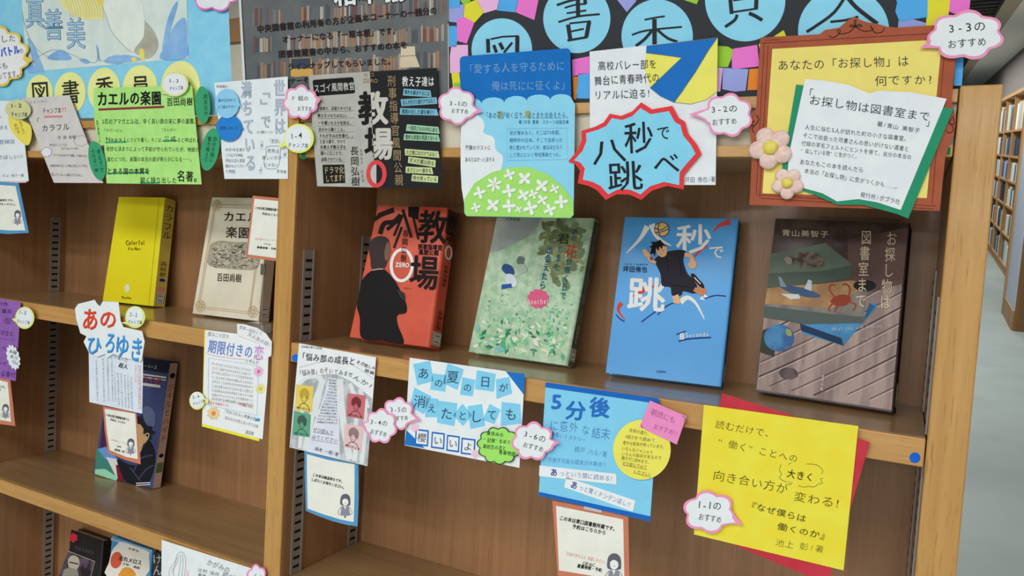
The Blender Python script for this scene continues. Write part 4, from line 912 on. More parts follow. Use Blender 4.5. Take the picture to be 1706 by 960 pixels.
# white "world" sheet
w1 = CR(350, 120, 5.333)
t = sheet('book_review_sheet', 'white sheet with vertical outlined silver title beside the centre upright', -.0005, w1((38, 96), (690, 40), (692, 950), (128, 950)), paper((222, 228, 236)))
SLV = ink((108, 128, 146)); SLV2 = ink((198, 208, 218))
for s_, a0, a1, w_ in (('世界は', (614, 60), (622, 566), 100), ('「」で', (484, 100), (496, 510), 92), ('満ちている', (318, 76), (366, 890), 98)):
    t.text(t.pl, s_, w1(*a0), w1(*a1), w_ / 5.333, SLV, t.k, .03, 0, parent=t.sh, vert=True)
    t.text(t.pl, s_, w1(*a0), w1(*a1), w_ / 5.333, SLV2, t.k + .0002, -.008, 0, parent=t.sh, vert=True)
for i, s_ in enumerate(('中学1年生達が', 'くり広げる物語。', '学校生活も家庭', '関係がめんどくさかっ', 'た物語。')): T(t, s_, w1(136, 692 + i * 48), w1(310 if i < 4 else 250, 692 + i * 48), 34 / 5.333, PEN, -.004)
for s_, a0, a1, h_ in (('思春期の', (54, 130), (160, 128), 26), ('の闇い心', (412, 536), (560, 532), 30), ('「抵抗」', (510, 612), (640, 616), 40), ('世界は', (506, 700), (616, 704), 40), ('美しいだけ', (460, 760), (640, 762), 40), ('じゃない', (480, 822), (606, 826), 40), ('意地悪', (590, 880), (680, 890), 32)): T(t, s_, w1(*a0), w1(*a1), h_ / 5.333, PEN, -.004)
for s_, a0, a1 in (('「友」', (452, 590), (470, 710)), ('「愛」', (660, 690), (672, 780)), ('「死」', (444, 830), (456, 920))): t.text(t.pl, s_, w1(*a0), w1(*a1), 6, PEN, t.k, -.004, .03, parent=t.sh, vert=True)
t.stroke(t.pl, spl(w1((500, 668), (618, 662), (622, 730), (600, 850), (500, 856), (478, 800), (500, 720)), 3), .6, PEN, t.k, True, parent=t.sh)
t.done()
for lab, c_, rx, ry, col, s1, s2, tip in (('light blue round bubble with pencil notes on the silver-titled white sheet', w1(150, 280), 20, 24.5, (140, 200, 240), '章が分かれて', 'いて読みやすい', w1(284, 328)), ('mid blue round bubble under the light blue one', w1(166, 498), 21.5, 22.5, (44, 126, 204), '感動しました', '', w1(300, 506))):
    th = Thing('round_bubble', lab, 'tag', 'round bubbles on the silver-titled sheet'); th.pl = front(-.004 if s2 else -.003)
    o_ = th.poly(th.pl, ell(c_, rx, ry, 30, 0, .12, 2 * math.pi - .12) + [tip], paper(col), 0, .0007, 'bubble')
    th.text(th.pl, s1, (c_[0] - 15, c_[1] - (5 if s2 else 0)), (c_[0] + 15, c_[1] - (6 if s2 else 0)), 6.5, ink((44, 84, 140)), .001, 0, .05, parent=o_)
    if s2: th.text(th.pl, s2, (c_[0] - 16, c_[1] + 6), (c_[0] + 15, c_[1] + 5), 6.5, ink((44, 84, 140)), .001, 0, .05, parent=o_)
    th.done()
# gray / black sheet
w2 = CR(510, 110, 4.571); w3 = CR(610, 110, 4.571)
t = Thing('book_review_sheet', 'half grey half black sheet with a big split title and red ring', 'poster'); t.pl = front(-.001)
t.sh = t.poly(t.pl, w2((18, 72), (484, 42), (528, 925), (84, 916)), paper((172, 172, 164), (180, 180, 172)), 0, .0006, 'grey_half'); t.k = .0008
bh = t.poly(t.pl, [w2(484, 42)] + w3((540, 14), (580, 932)) + [w2(528, 930)], paper((38, 38, 40)), 0, .0006, 'black_half')
t.flat(t.pl, rrect(*w2((48, 106), (360, 84), (374, 208), (62, 230)), 4), BK, t.k, parent=t.sh)
T(t, 'スゴイ風間教官', w2(58, 172), w2(370, 152), 15, ink((206, 206, 200)), .006, k=t.k + .0002)
for i, s_ in enumerate(('「争取り、足取りすべてを', '教えるつもりはない。', '一を聞いたら十を知る。', '自分から動くこと。', 'それがきみの仕事だ。」', 'と言う通り、すべて', 'を教えず教え子を', '疑いこむことで、', '成長させている。')):
    y_ = (324, 378, 434, 484, 532, 576, 618, 664, 712)[i]
    T(t, s_, w2(82 + i * 4, y_), w2((344, 326, 352, 306, 370, 300, 304, 290, 290)[i], y_), 7, BK, .01, k=t.k + .0001)
    if i not in (5, 7): t.stroke(t.pl, w2((84 + i * 3, y_ + 24), (370 if i < 5 else 306, y_ + 18)), .5, ink((90, 90, 90)), t.k, parent=t.sh)
t.flat(t.pl, w2((124, 752), (290, 750), (298, 892), (132, 896)), BK, t.k, parent=t.sh)
T(t, 'ドラマ化', w2(134, 794), w2(290, 790), 13, ink((190, 176, 130)), .01, k=t.k + .0002); T(t, 'してます!', w2(146, 858), w2(290, 852), 13, ink((190, 176, 130)), .01, k=t.k + .0002)
t.text(t.pl, '長岡弘樹', w2(366, 608), w2(378, 918), 15, BK, t.k, .008, .03, parent=t.sh, vert=True)
t.text(t.pl, 'ながおか', w2(418, 630), w2(426, 750), 4.5, BK, t.k, 0, .03, parent=t.sh, vert=True); t.text(t.pl, 'ひろき', w2(424, 790), w2(434, 890), 4.5, BK, t.k, 0, .03, parent=t.sh, vert=True)
OCH = ink((150, 128, 92)); PALE = ink((196, 192, 182)); edge = w2(506, 480); en = (1, -.055)
T(t, 'ゼロ', w2(434, 68), w2(520, 64), 8, OCH, .0); T(t, 'ZERO', w2(430, 112), w2(545, 112), 9.5, OCH, .01, k=t.k + .0001)
for s_, p0, p1, h_ in (('教', (388, 322), (632, 318), 58), ('場', (436, 590), (668, 590), 56)):
    q0, q1 = w2(*p0), w2(*p1)
    t.text(t.pl, s_, q0, q1, h_, BK, t.k + .0002, .03, 0, parent=t.sh, clip=(edge, en)); t.text(t.pl, s_, q0, q1, h_, PALE, t.k + .0002, .03, 0, parent=bh, clip=(edge, (-en[0], -en[1])))
rc = w3(78, 822); t.stroke(t.pl, ell(rc, 13.5, 19.5, 40, 0), 7, ink((214, 70, 74)), t.k + .0003, True, parent=bh)
t.flat(t.pl, ell(rc, 10, 16, 16, 0, math.pi / 2, math.pi * 1.5), ink((186, 184, 176)), t.k + .0002, parent=t.sh)
t.text(t.pl, '刑事指導官風間公親', w3(190, 66), w3(254, 915), 14.5, OCH, t.k + .0001, .008, .03, parent=bh, vert=True)
T(t, '教え子達は', w3(272, 118), w3(520, 118), 18, ink((222, 222, 220)), .012, par=bh)
for s_, q_s, col in (('事件を解決するには', ((286, 172), (490, 186), (498, 238), (280, 224)), (120, 180, 200)), ('犯人が空けた謎だけではなく', ((262, 254), (536, 238), (542, 288), (270, 306)), (120, 180, 200)), ('風間の出した謎を解け！', ((260, 320), (536, 328), (552, 378), (256, 370)), (120, 180, 200)), ('一見同じものの中にある', ((310, 444), (550, 464), (560, 516), (302, 494)), (150, 196, 160)), ('微妙な差異を見逃さない人', ((290, 516), (550, 524), (564, 576), (284, 564)), (150, 196, 160)), ('ただ無口なだけではなく', ((294, 630), (550, 650), (558, 700), (296, 680)), (196, 208, 150)), ('ダメだ親父的な', ((322, 690), (530, 718), (526, 772), (318, 738)), (196, 208, 150)), ('あざとい一面をも', ((302, 766), (500, 774), (512, 824), (300, 814)), (196, 208, 150)), ('併せ持っている', ((350, 826), (548, 840), (546, 890), (344, 876)), (196, 208, 150))):
    q4 = w3(*q_s); sp_ = t.poly(t.pl, q4, paper(col), .0006, .0003, 'paper_strip')
    t.text(t.pl, s_, lerp2(lerp2(q4[0], q4[3], .5), lerp2(q4[1], q4[2], .5), .04), lerp2(lerp2(q4[0], q4[3], .5), lerp2(q4[1], q4[2], .5), .96), 8.4, BK, .0011, .006, .04, parent=sp_)
t.done()
o, i_ = rcloud(B_(480, 512), 29, 28.5, B_(586, 494), 7, .15, 0, .4, .35, 4)
bubble('pink-rimmed cloud tag with the letter F, over the centre upright', -.0055, o, i_, PINK, (('F 組の', B_(438, 490), B_(524, 492), 9), ('おすすめ', B_(466, 542), B_(540, 544), 9)))
bubble('lime-rimmed round tag reading 1-4, over the centre upright', -.0055, B_((368, 738), (394, 712)) + ell(B_(474, 692), 25, 24.5, 32, 0, 3.0, 3.0 + 2 * math.pi - .4), ell(B_(470, 692), 22, 21.5, 30), (222, 240, 110), (('1-4', B_(432, 680), B_(492, 676), 13), ('チャンプ本', B_(418, 724), B_(522, 728), 9)))
# blue "beloved person" poster
t = sheet('poster', 'rounded blue poster with paper clouds and white paper flowers on a green hill', -.001, rrect(C_(166, 238)[:2], C_(632, 202), C_(646, 920), C_(186, 912), 8), paper((28, 108, 184)), .0007)
SKP = paper((138, 206, 242))
top = []
for (x0, x1, y0, y1) in ((176, 258, 440, 436), (258, 354, 436, 432), (354, 448, 432, 424), (448, 548, 424, 420), (548, 640, 420, 420)):
    for j in range(8):
        a = math.pi * j / 7; top.append(C_(x0 + (x1 - x0) * (1 - math.cos(a)) / 2, y0 + (y1 - y0) * j / 7 - 24 * math.sin(a)))
a = t.poly(t.pl, top + C_((652, 440), (646, 905), (632, 918), (196, 910), (186, 896), (178, 480)), SKP, .0007, .0004, 'sky_paper')
cl = t.poly(t.pl, spl(C_((178, 470), (240, 484), (270, 520), (268, 560), (310, 580), (318, 630), (348, 660), (338, 720), (300, 800), (184, 850)), 5), paper((222, 228, 236)), .0011, .0004, 'cloud_paper')
hill = t.poly(t.pl, C_((186, 838), (230, 770), (300, 726), (380, 704), (460, 704), (540, 736), (600, 786), (644, 846), (646, 905), (632, 918), (196, 910), (186, 896)), paper((160, 216, 110)), .0015, .0004, 'hill_paper')
FWH = paper((238, 240, 236))
def pflower(x, y, r_, n, a0):
    pts = []
    for j in range(n * 6):
        th_ = a0 + 2 * math.pi * j / (n * 6); q = (.18, .5, .86, 1.0, .86, .5)[j % 6]; pts.append(C_(x + r_ * q * math.cos(th_), y + r_ * q * math.sin(th_)))
    return t.poly(t.pl, pts, FWH, .0019, .0012, 'paper_flower')
for x, y, r_, n, a0 in ((250, 812, 28, 4, .5), (312, 776, 34, 6, .2), (376, 735, 26, 4, .4), (440, 752, 32, 4, .0), (374, 804, 30, 4, .6), (434, 822, 28, 4, .2), (512, 782, 32, 4, .1), (476, 818, 22, 4, .4), (566, 796, 22, 4, .3), (234, 874, 22, 4, .5), (306, 864, 32, 4, .1), (374, 868, 30, 4, .7), (414, 882, 16, 4, .2), (464, 876, 32, 4, .5), (514, 842, 26, 4, .2), (546, 884, 28, 4, .4), (594, 850, 30, 4, .7)):
    fl = pflower(x, y, r_, n, a0)
    if n == 6: t.flat(t.pl, ell(C_(x, y), 2.4, 2.4, 10), ink((236, 190, 190)), .0033, parent=fl)
GYP = ink((120, 160, 200))
T(t, '「愛する人を守るために', C_(186, 292), C_(610, 276), 17, GYP, -.002); T(t, '俺は死ににに征くよ」'.replace('にに', 'に', 1), C_(300, 362), C_(630, 358), 17, GYP, -.002)
T(t, '「あの花が咲く丘で、君とまた出会えたら。', C_(268, 486), C_(632, 486), 12, ink((50, 90, 130)), .0, k=.0014, par=a)
T(t, '花', C_(322, 484), C_(350, 484), 14, ink((160, 150, 60)), .01, k=.0015, par=a); T(t, '君', C_(438, 482), C_(466, 482), 14, ink((170, 160, 60)), .01, k=.0015, par=a)
T(t, '著/汐見 夏衛  スターツ出版文庫', C_(414, 514), C_(626, 514), 7, ink((50, 80, 120)), .0, k=.0014, par=a)
for i, s_ in enumerate(('目が覚めると、そこは70年前、', '戦時中の日本。そこで出会った', '彰に惹かれていくが、彼はほどなく', 'して死ににいく特攻隊員だった。')): T(t, s_, C_(376, 560 + i * 31), C_(600, 558 + i * 31), 8, ink((50, 90, 140)), -.001, k=.0014, par=a)
t.stroke(t.pl, C_((366, 542), (618, 540), (620, 672), (366, 676)), .5, ink((90, 160, 210)), .0014, True, parent=a)
T(t, '衝撃のラストに', C_(190, 622), C_(298, 622), 8.5, PEN, -.001, k=.0018, par=cl); T(t, 'あなたはきっと涙する', C_(188, 672), C_(314, 672), 8.5, PEN, -.001, k=.0018, par=cl)
t.done()
o, i_ = rcloud(C_(154, 446), 31.5, 31, C_(264, 470), 6, .15, 0, .3, .35, 3.6)
bubble('pink-rimmed cloud tag reading 3-1, left of the rounded blue poster', -.005, o, i_, PINK, (('3-1の', C_(120, 434), C_(200, 438), 10.5), ('おすすめ', C_(130, 466), C_(204, 470), 9)))
# volleyball sheet
t = sheet('book_review_sheet', 'white sheet with a blue and yellow quarter volleyball in its upper right corner', -.0003, D_((116, 236), (702, 172), (692, 846), (118, 846)), paper(WHITE))
YL = ink((250, 224, 104)); BL2 = ink((30, 108, 186))
t.flat(t.pl, D_((376, 210), (702, 172), (698, 420), (650, 456), (580, 476), (500, 468), (440, 440), (392, 402), (368, 320)), YL, t.k, parent=t.sh)
t.flat(t.pl, D_((376, 210), (702, 172), (660, 230), (600, 330), (540, 420), (504, 468), (440, 440), (392, 402), (536, 264), (374, 242)), BL2, t.k + .0002, parent=t.sh)
for a_ in (((376, 210), (702, 172), (660, 230), (600, 330), (504, 468)), ((374, 242), (536, 264), (392, 402)), ((392, 402), (440, 440), (500, 468), (580, 476), (650, 456), (698, 420))): t.stroke(t.pl, D_(*a_), .7, ink((120, 120, 90)), t.k + .0003, parent=t.sh)
for s_, a0, a1 in (('高校バレー部を', (152, 302), (424, 292)), ('舞台に青春時代の', (136, 370), (436, 354)), ('リアルに迫る!', (134, 436), (394, 426))): T(t, s_, D_(*a0), D_(*a1), 17, PEN, -.002, k=t.k + .0004)
T(t, '坪田 侑也/著', D_(552, 822), D_(692, 820), 10, PEN, -.004)
t.done()
burst = D_((352, 468), (402, 500), (494, 484), (524, 540), (552, 556), (566, 610), (606, 660), (628, 704), (580, 760), (548, 800), (546, 866), (470, 850), (400, 872), (352, 914), (300, 890), (240, 888), (190, 914), (150, 870), (112, 850), (62, 838), (72, 780), (50, 750), (18, 738), (60, 690), (80, 640), (78, 598), (140, 580), (180, 560), (208, 520), (260, 530), (310, 510))
bc_ = D_(320, 695)
t = Thing('title_burst', 'spiky red and sky-blue title burst stuck over the volleyball sheet', 'sign'); t.pl = front(-.003)
a = t.poly(t.pl, burst, paper((220, 62, 66)), 0, .001, 'red_rim'); a2 = t.poly(t.pl, [(bc_[0] + (p[0] - bc_[0]) * .91, bc_[1] + (p[1] - bc_[1]) * .885) for p in burst], paper((132, 204, 242)), .001, .0004, 'blue_face')
for s_, p0, p1, h_ in (('八', (118, 700), (286, 680), 46), ('秒', (268, 632), (414, 626), 56), ('で', (420, 610), (486, 604), 27), ('跳', (190, 810), (366, 800), 52), ('べ', (400, 752), (534, 742), 42)): t.text(t.pl, s_, D_(*p0), D_(*p1), h_, ink((36, 36, 40)), .0017, .006, 0, parent=a2, rot=0)
t.done()
o, i_ = rcloud(D_(748, 526), 41, 36, D_(568, 522), 7, .14, 0, .2, .35, 4)
bubble('pink-rimmed cloud tag reading 3-2, beside the volleyball sheet', -.005, o, i_, PINK, (('3-2の', D_(668, 502), D_(794, 494), 14), ('おすすめ', D_(674, 560), D_(790, 552), 12)))
# framed poster
BRW = paper((160, 84, 60), (168, 90, 64))
t = Thing('poster', 'brown paper picture frame around a yellow sheet, right of the header', 'poster'); t.pl = front(-.001); pl = t.pl
fr_ = t.poly(pl, E_((68, 158), (316, 144), (340, 126), (400, 116), (430, 90), (460, 70), (500, 88), (520, 94), (560, 100), (600, 112), (640, 116), (905, 100), (872, 420), (880, 455), (892, 500), (884, 560), (866, 600), (846, 660), (822, 888), (22, 862), (32, 650), (28, 590), (22, 540), (30, 490), (50, 450)), BRW, 0, .001, 'frame')
ys = t.poly(pl, E_((118, 206), (832, 166), (768, 834), (76, 814)), paper((242, 214, 118)), .001, .0003, 'yellow_sheet')
DL = ink((90, 40, 32)); k = .0013
for a_ in (((72, 182), (836, 138)), ((84, 176), (50, 820)), ((100, 190), (64, 830)), ((50, 820), (810, 868)), ((66, 834), (800, 880)), ((846, 170), (790, 860)), ((88, 170), (150, 166))): t.stroke(pl, E_(*a_), .8, DL, k, parent=fr_)
for a_ in (((356, 150), (372, 158), (396, 146), (404, 126), (392, 128), (400, 142), (440, 136), (466, 112)), ((590, 116), (580, 134), (552, 138), (536, 118), (530, 108), (540, 126), (500, 130), (466, 112)), ((466, 112), (450, 104), (446, 112), (466, 112)), ((466, 112), (484, 102), (494, 110), (466, 112)), ((466, 112), (462, 90), (470, 86), (466, 112)), ((40, 560), (34, 540), (52, 520), (60, 500), (50, 484)), ((40, 530), (26, 520), (44, 510)), ((876, 490), (884, 520), (862, 520), (870, 500)), ((870, 520), (880, 548), (862, 560), (850, 550))): t.stroke(pl, spl(E_(*a_), 4, False), 1.3, BK, k, parent=fr_)
T(t, 'あなたの「お探し物」は', E_(138, 276), E_(694, 256), 19, PEN, -.002, k=k + .0002, par=ys); T(t, '何ですか?', E_(548, 340), E_(800, 334), 18, PEN, -.002, k=k + .0002, par=ys)
t.done()
t = Thing('book_review_sheet', 'open-book cutout, white page on green, pinned over the yellow framed sheet', 'poster'); t.pl = front(-.0035)
gp = t.poly(t.pl, E_((218, 356), (262, 360), (640, 420), (838, 452), (880, 458), (690, 920), (640, 900), (500, 862), (390, 862), (300, 822), (240, 800), (180, 796), (150, 760)), paper((44, 140, 104)), 0, .0007, 'green_cover')
pg = t.poly(t.pl, E_((256, 332), (340, 340), (440, 358), (526, 394), (560, 382), (700, 388), (852, 416), (658, 884), (560, 852), (480, 838), (390, 848), (330, 814), (250, 792), (176, 790), (190, 640)), paper(WHITE), .0008, .0004, 'white_page'); t.sh = pg; t.k = .0015
for s_, a0, a1, h_ in (('「', (250, 390), (290, 396), 50), ('お探し物は図書室まで', (272, 418), (784, 492), 50), ('」', (764, 514), (806, 520), 44), ('著/青山 美智子', (558, 520), (740, 552), 26), ('人生に悩む5人が訪れた町の小さな図書室。', (254, 534), (694, 586), 26), ('そこで出会った司書さんの思いがけない選書と', (246, 568), (694, 628), 26), ('付録の羊毛フェルトにヒントを得て、自分の本当の', (240, 602), (704, 662), 26), ('“探している物”に気がつく。', (238, 634), (484, 660), 26), ('あなたもこの本を読んだら', (232, 680), (502, 716), 27), ('本当の「お探し物」に気がつくかも……。', (252, 718), (656, 788), 27), ('発行所/ポプラ社', (488, 818), (656, 850), 27)):
    T(t, s_, E_(*a0), E_(*a1), h_ / 2.526 * .9, PEN, -.003)
t.done()
o, i_ = rcloud(TR_(1200, 306), 63, 41, TR_(798, 418), 7, .14, -.05, .3, .3, 5)
bubble('pink-rimmed cloud tag reading 3-3, at the frame’s upper right corner'.replace('’', "'"), -.005, o, i_, PINK, (('3-3の', TR_(1036, 250), TR_(1380, 222), 19), ('おすすめ', TR_(1036, 388), TR_(1382, 358), 16)))
# felt flowers
FELT = mat((226, 190, 180), .95, (240, 208, 196), 220, bump=.8, detail=6); FELT2 = mat((230, 208, 90), .95, (238, 220, 110), 220, bump=.8)
for lab, cen, R_, pr, fy, ang in (('large pink wool felt flower on the frame', E_(112, 624), 21.5, 16, -.006, 1.75), ('small pink wool felt flower below the large one', E_(182, 772), 16, 12, -.006, 1.6)):
    t = Thing('felt_flower', lab, 'flower', 'pink felt flowers')
    pf = front(fy); c0 = pf.at(cen); sc = (pf.at((cen[0] + 10, cen[1])) - c0).length / 10
    n_ = 5
    for j in range(n_):
        a = ang + 2 * math.pi * j / n_; q = (cen[0] + R_ * math.cos(a), cen[1] + R_ * math.sin(a) * .98); v = pf.at(q)
        vv, ff = sphere_vf(v, pr * sc, pr * sc * .55, pr * sc * .98, 18, 12, .03, j); t.add('petal', vv, ff, FELT, smooth=True)
    vv, ff = sphere_vf(c0 + Vector((0, -.004, 0)), pr * sc * .78, pr * sc * .6, pr * sc * .74, 18, 12, .02, 9); t.add('flower_centre', vv, ff, FELT2, smooth=True)
    t.done()
# clouds on the left board
o, i_ = rcloud((-18, 94), 66, 52, TL_(325, 604), 13, .1, 0, .2, .12, 4)
t = Thing('speech_bubble_tag', 'yellow-rimmed white cloud at the far left edge with blue lettering', 'tag', 'speech bubble tags'); t.pl = front(.002)
a = t.poly(t.pl, o, paper((232, 200, 80)), 0, .0012, 'rim'); b2 = t.poly(t.pl, i_, paper((232, 234, 238)), .0012, .0003, 'face')
t.text(t.pl, '実施した', TL_(-160, 402), TL_(160, 380), 13, PEN, .0017, 0, .03, parent=b2); t.text(t.pl, 'バトル', TL_(0, 530), TL_(196, 490), 17, ink((40, 90, 200)), .0017, .05, .03, parent=b2); t.text(t.pl, 'の', TL_(194, 510), TL_(236, 505), 11, PEN, .0017, 0, .03, parent=b2)
t.text(t.pl, '本も', TL_(-50, 670), TL_(80, 650), 12, PEN, .0017, 0, .03, parent=b2); t.text(t.pl, 'やってます。', TL_(-70, 770), TL_(210, 730), 13, PEN, .0017, 0, .03, parent=b2); t.text(t.pl, '♡', TL_(200, 754), TL_(234, 750), 8, ink((226, 90, 140)), .0017, .01, 0, parent=b2)
t.done()
o, i_ = rcloud((357, -18), 44, 37, None, 7, .15, 0, .4, .3, 3)
bubble('pink-rimmed cloud cut off by the top edge, between board and poster', .002, o, i_, (246, 120, 200), ())
# small card upper left
card('blue-rimmed notice card hanging at the far left under the header', -.001, [(-40, 300), (31, 305), (48, 388), (14, 390), (-40, 386)], [(-40, 306), (26, 310), (42, 384), (14, 384), (-40, 380)], RIMB, (('この本は納品待ちです。', (-22, 333), (25, 334), 4, .03), ('しばらくお待ちください。', (-26, 339), (29, 341), 4, .03)), (29, 357), .62)
# ================================================================= SHEETS ON THE SHELF EDGES
w5 = CR(0, 490, 4.174)
t = sheet('book_review_sheet', 'purple sheet with dark writing hanging from the left shelf edge', -.0008, [(-60, 487), (35, 504), (26, 635), (-60, 618)], paper((140, 92, 168), (146, 98, 174)))
PUR = ink((60, 34, 80))
for s_, a0, a1, h_ in (('わけ作', (-40, 62), (56, 74), 30), ('の二番目', (-60, 108), (84, 124), 32), ('♡ ⑤', (-60, 176), (84, 190), 48), ('先生と飛び立と', (-120, 252), (96, 278), 36), ('空に浮かぶ────', (-120, 294), (102, 324), 30), ('ひこう', (-60, 374), (44, 378), 30), ('てくいで', (-90, 474), (46, 488), 32), ('ある客付', (-30, 548), (108, 566), 44)): T(t, s_, w5(*a0), w5(*a1), h_ / 4.174, PUR, .006)
t.done()
bubble('lime-rimmed round tag reading 1-5, on the purple sheet', -.004, w5((82, 176), (108, 164)) + ell(w5(172, 166), 16, 18.5, 28, 0, 3.2, 3.2 + 2 * math.pi - .5), ell(w5(172, 164), 13.6, 16, 28), (220, 236, 120), (('1-5', w5(132, 124), w5(186, 134), 9), ('チャンプ本', w5(118, 188), w5(208, 200), 7)))
t = Thing('burst_sticker', 'small white jagged sticker on the purple sheet', 'sticker'); t.pl = front(-.003)
a = t.poly(t.pl, cloud(w5(92, 440), 10.5, 21, 13, .14, -.25), paper(WHITE), 0, .0008, 'burst')
for j, s_ in enumerate(('赤い表紙', '探しても', 'でるよ')): t.text(t.pl, s_, w5(66 + j * 8, 396 + j * 36), w5(116 + j * 6, 412 + j * 36), 6.5, ink((60, 50, 70)), .0011, .006, .03, parent=a)
t.done()
card('terracotta-rimmed card below the purple sheet at the left edge', .0005, [(-50, 618), (17, 632), (25.5, 710), (2, 707), (-50, 700)], [(-50, 622), (13, 637), (18.5, 703), (0, 700), (-50, 692)], RIM, (('この本は東口図書館所蔵です。', (-40, 640), (11, 646), 4.5, .03), ('予約はこちらから', (-30, 644), (2, 650), 4, .03)), (9, 680), .62)
# big brush title sheet
t = sheet('book_review_sheet', 'white sheet with vertical handwriting under the red and blue brushed title', 0.0, w7((80, 200), (346, 230), (340, 580), (84, 524)), paper((212, 220, 234)))
rv = random.Random(4); KANA = 'あいうえおかきくけこさしすせそたちつてとなにぬねのはひふへほまみむめもやゆよらりるれろわをん本人生言時中大日思'
for x0, y0, y1, n_ in ((118, 320, 520, 17), (150, 310, 525, 18), (172, 305, 520, 18), (192, 305, 520, 18), (206, 375, 525, 13), (222, 380, 540, 13), (238, 385, 545, 13), (255, 390, 550, 13), (270, 385, 555, 13), (286, 400, 560, 13)):
    t.text(t.pl, ''.join(rv.choice(KANA) for _ in range(n_)), w7(x0, y0), w7(x0 + 6, y1), 3.6, ink((110, 110, 124)), t.k, 0, .05, parent=t.sh, vert=True)
for x0, y0, y1, n_ in ((308, 345, 430, 7), (324, 345, 560, 16)): t.text(t.pl, ''.join(rv.choice(KANA) for _ in range(n_)), w7(x0, y0), w7(x0 + 2, y1), 3.6, ink((200, 90, 90)), t.k, 0, .05, parent=t.sh, vert=True)
T(t, 'が書いた', w7(202, 300), w7(272, 322), 8, PEN, .0); T(t, '超人', w7(226, 342), w7(272, 356), 9, BK, .02)
t.stroke(t.pl, w7((332, 345), (334, 560)), .6, ink((214, 110, 110)), t.k, parent=t.sh)
t.done()
t = Thing('title_cutout', 'white cutout with red and blue brushed letters on the left shelf edge', 'sign'); t.pl = front(-.003)
a = t.poly(t.pl, w7((14, 70), (30, 48), (110, 28), (122, 48), (135, 60), (150, 34), (226, 40), (232, 100), (236, 130), (250, 160), (340, 180), (352, 230), (338, 320), (330, 326), (250, 308), (200, 290), (170, 310), (160, 290), (122, 305), (108, 298), (80, 280), (56, 232), (70, 205), (40, 190), (20, 120)), paper((224, 230, 232)), 0, .0009, 'cutout')
RR = ink((222, 74, 44)); R2_ = ink((180, 50, 36)); B1 = ink((66, 156, 220)); B2_ = ink((36, 96, 170))
for s_, p0, p1, h_, m1, m2 in (('あ', (44, 118), (130, 124), 40, RR, R2_), ('の', (128, 116), (220, 124), 34, RR, R2_), ('ひ', (66, 244), (146, 250), 34, B1, B2_), ('ろ', (156, 232), (214, 238), 40, B1, B2_), ('ゆ', (204, 246), (280, 252), 40, B1, B2_), ('き', (278, 262), (344, 270), 44, B1, B2_)):
    t.text(t.pl, s_, (w7(*p0)[0] + .8, w7(*p0)[1] + 1.2), (w7(*p1)[0] + .8, w7(*p1)[1] + 1.2), h_, m2, .0011, .014, 0, parent=a); t.text(t.pl, s_, w7(*p0), w7(*p1), h_, m1, .0013, .008, 0, parent=a)
t.done()
bubble('lime-rimmed round tag reading 2-2, on the brushed title cutout', -.006, w7((232, 140), (262, 134)) + ell(w7(306, 112), 16.5, 18.5, 28, 0, 2.8, 2.8 + 2 * math.pi - .4), ell(w7(304, 108), 13.6, 15.4, 28), (214, 232, 130), (('2-2', w7(278, 98), w7(318, 102), 9.5), ('チャンプ本', w7(270, 134), w7(340, 138), 7.5)))
card('terracotta-rimmed card below the brushed title sheet, in front of the navy book', .004, w7((150, 545), (312, 570), (322, 690), (333, 826), (262, 806), (174, 770), (158, 660)), w7((158, 556), (306, 580), (314, 700), (318, 800), (262, 790), (182, 756), (168, 660)), RIM, (('この本は東口図書館所蔵です。', w7(160, 584), w7(284, 612), 4.5, .03), ('予約はこちらから', w7(184, 608), w7(260, 626), 4.5, .02), ('OPAC', w7(218, 738), w7(240, 742), 4, .02), ('蔵書検索・予約', w7(206, 754), w7(254, 766), 4, .03)), w7(284, 722), .68, extra=(('詳細はこちら', w7(190, 706), w7(264, 726), 3.5),))
# limited-time love sheet
w6 = CR(310, 530, 4.571)
t = Thing('book_review_sheet', 'white flower-decorated sheet on yellow backing beside the centre upright', 'poster'); t.pl = front(-.0008)
t.poly(t.pl, w6((140, 92), (300, 110), (560, 930), (552, 938), (120, 826), (128, 560)), paper((246, 222, 60)), -.0005, .0005, 'yellow_backing')
t.sh = t.poly(t.pl, w6((148, 90), (632, 150), (620, 470), (582, 924), (124, 806)), paper((228, 234, 240)), 0, .0006, 'sheet'); t.k = .0008
BLT = ink((104, 128, 200))
T(t, '期限付きの', w6(166, 214), w6(510, 262), 24, BLT, .018); T(t, '恋', w6(512, 262), w6(596, 272), 27, ink((196, 130, 200)), .012)
T(t, '僕はこの恋を', w6(164, 120), w6(330, 142), 8, ink((120, 120, 130)), -.002); T(t, 'と呼んだ', w6(452, 324), w6(556, 342), 7, PEN, -.004)
t.stroke(t.pl, spl(w6((148, 262), (200, 286), (300, 300), (370, 310), (440, 316), (450, 326)), 3, False), .7, ink((200, 120, 130)), t.k, parent=t.sh)
t.stroke(t.pl, w6((172, 304), (552, 366), (540, 742), (168, 664)), 1.4, ink((170, 196, 230)), t.k, True, parent=t.sh)
for i in range(9):
    s_ = ''.join(rv.choice(KANA) for _ in range(19)); T(t, s_, w6(194, 346 + i * 34), w6(496 if i < 2 else 510, 398 + i * 33), 5.6, ink((110, 116, 128)), 0)
T(t, 'おすすめポイント', w6(184, 646), w6(326, 668), 6, RDP, .02); T(t, 'ぜひ読んでみて', w6(404, 656), w6(514, 680), 6, RDP, .02); T(t, 'とにかく泣ける', w6(196, 608), w6(380, 640), 5, ink((110, 116, 128)), 0)
for s_, a0, a1 in (('「忘れられない青春の恋', (284, 706), (530, 770)), ('忘れかけの恋とまっすぐな話', (294, 758), (550, 828))): T(t, s_, w6(*a0), w6(*a1), 6.5, PEN, -.002)
T(t, '森田碧', w6(452, 866), w6(516, 882), 7, PEN, -.002)
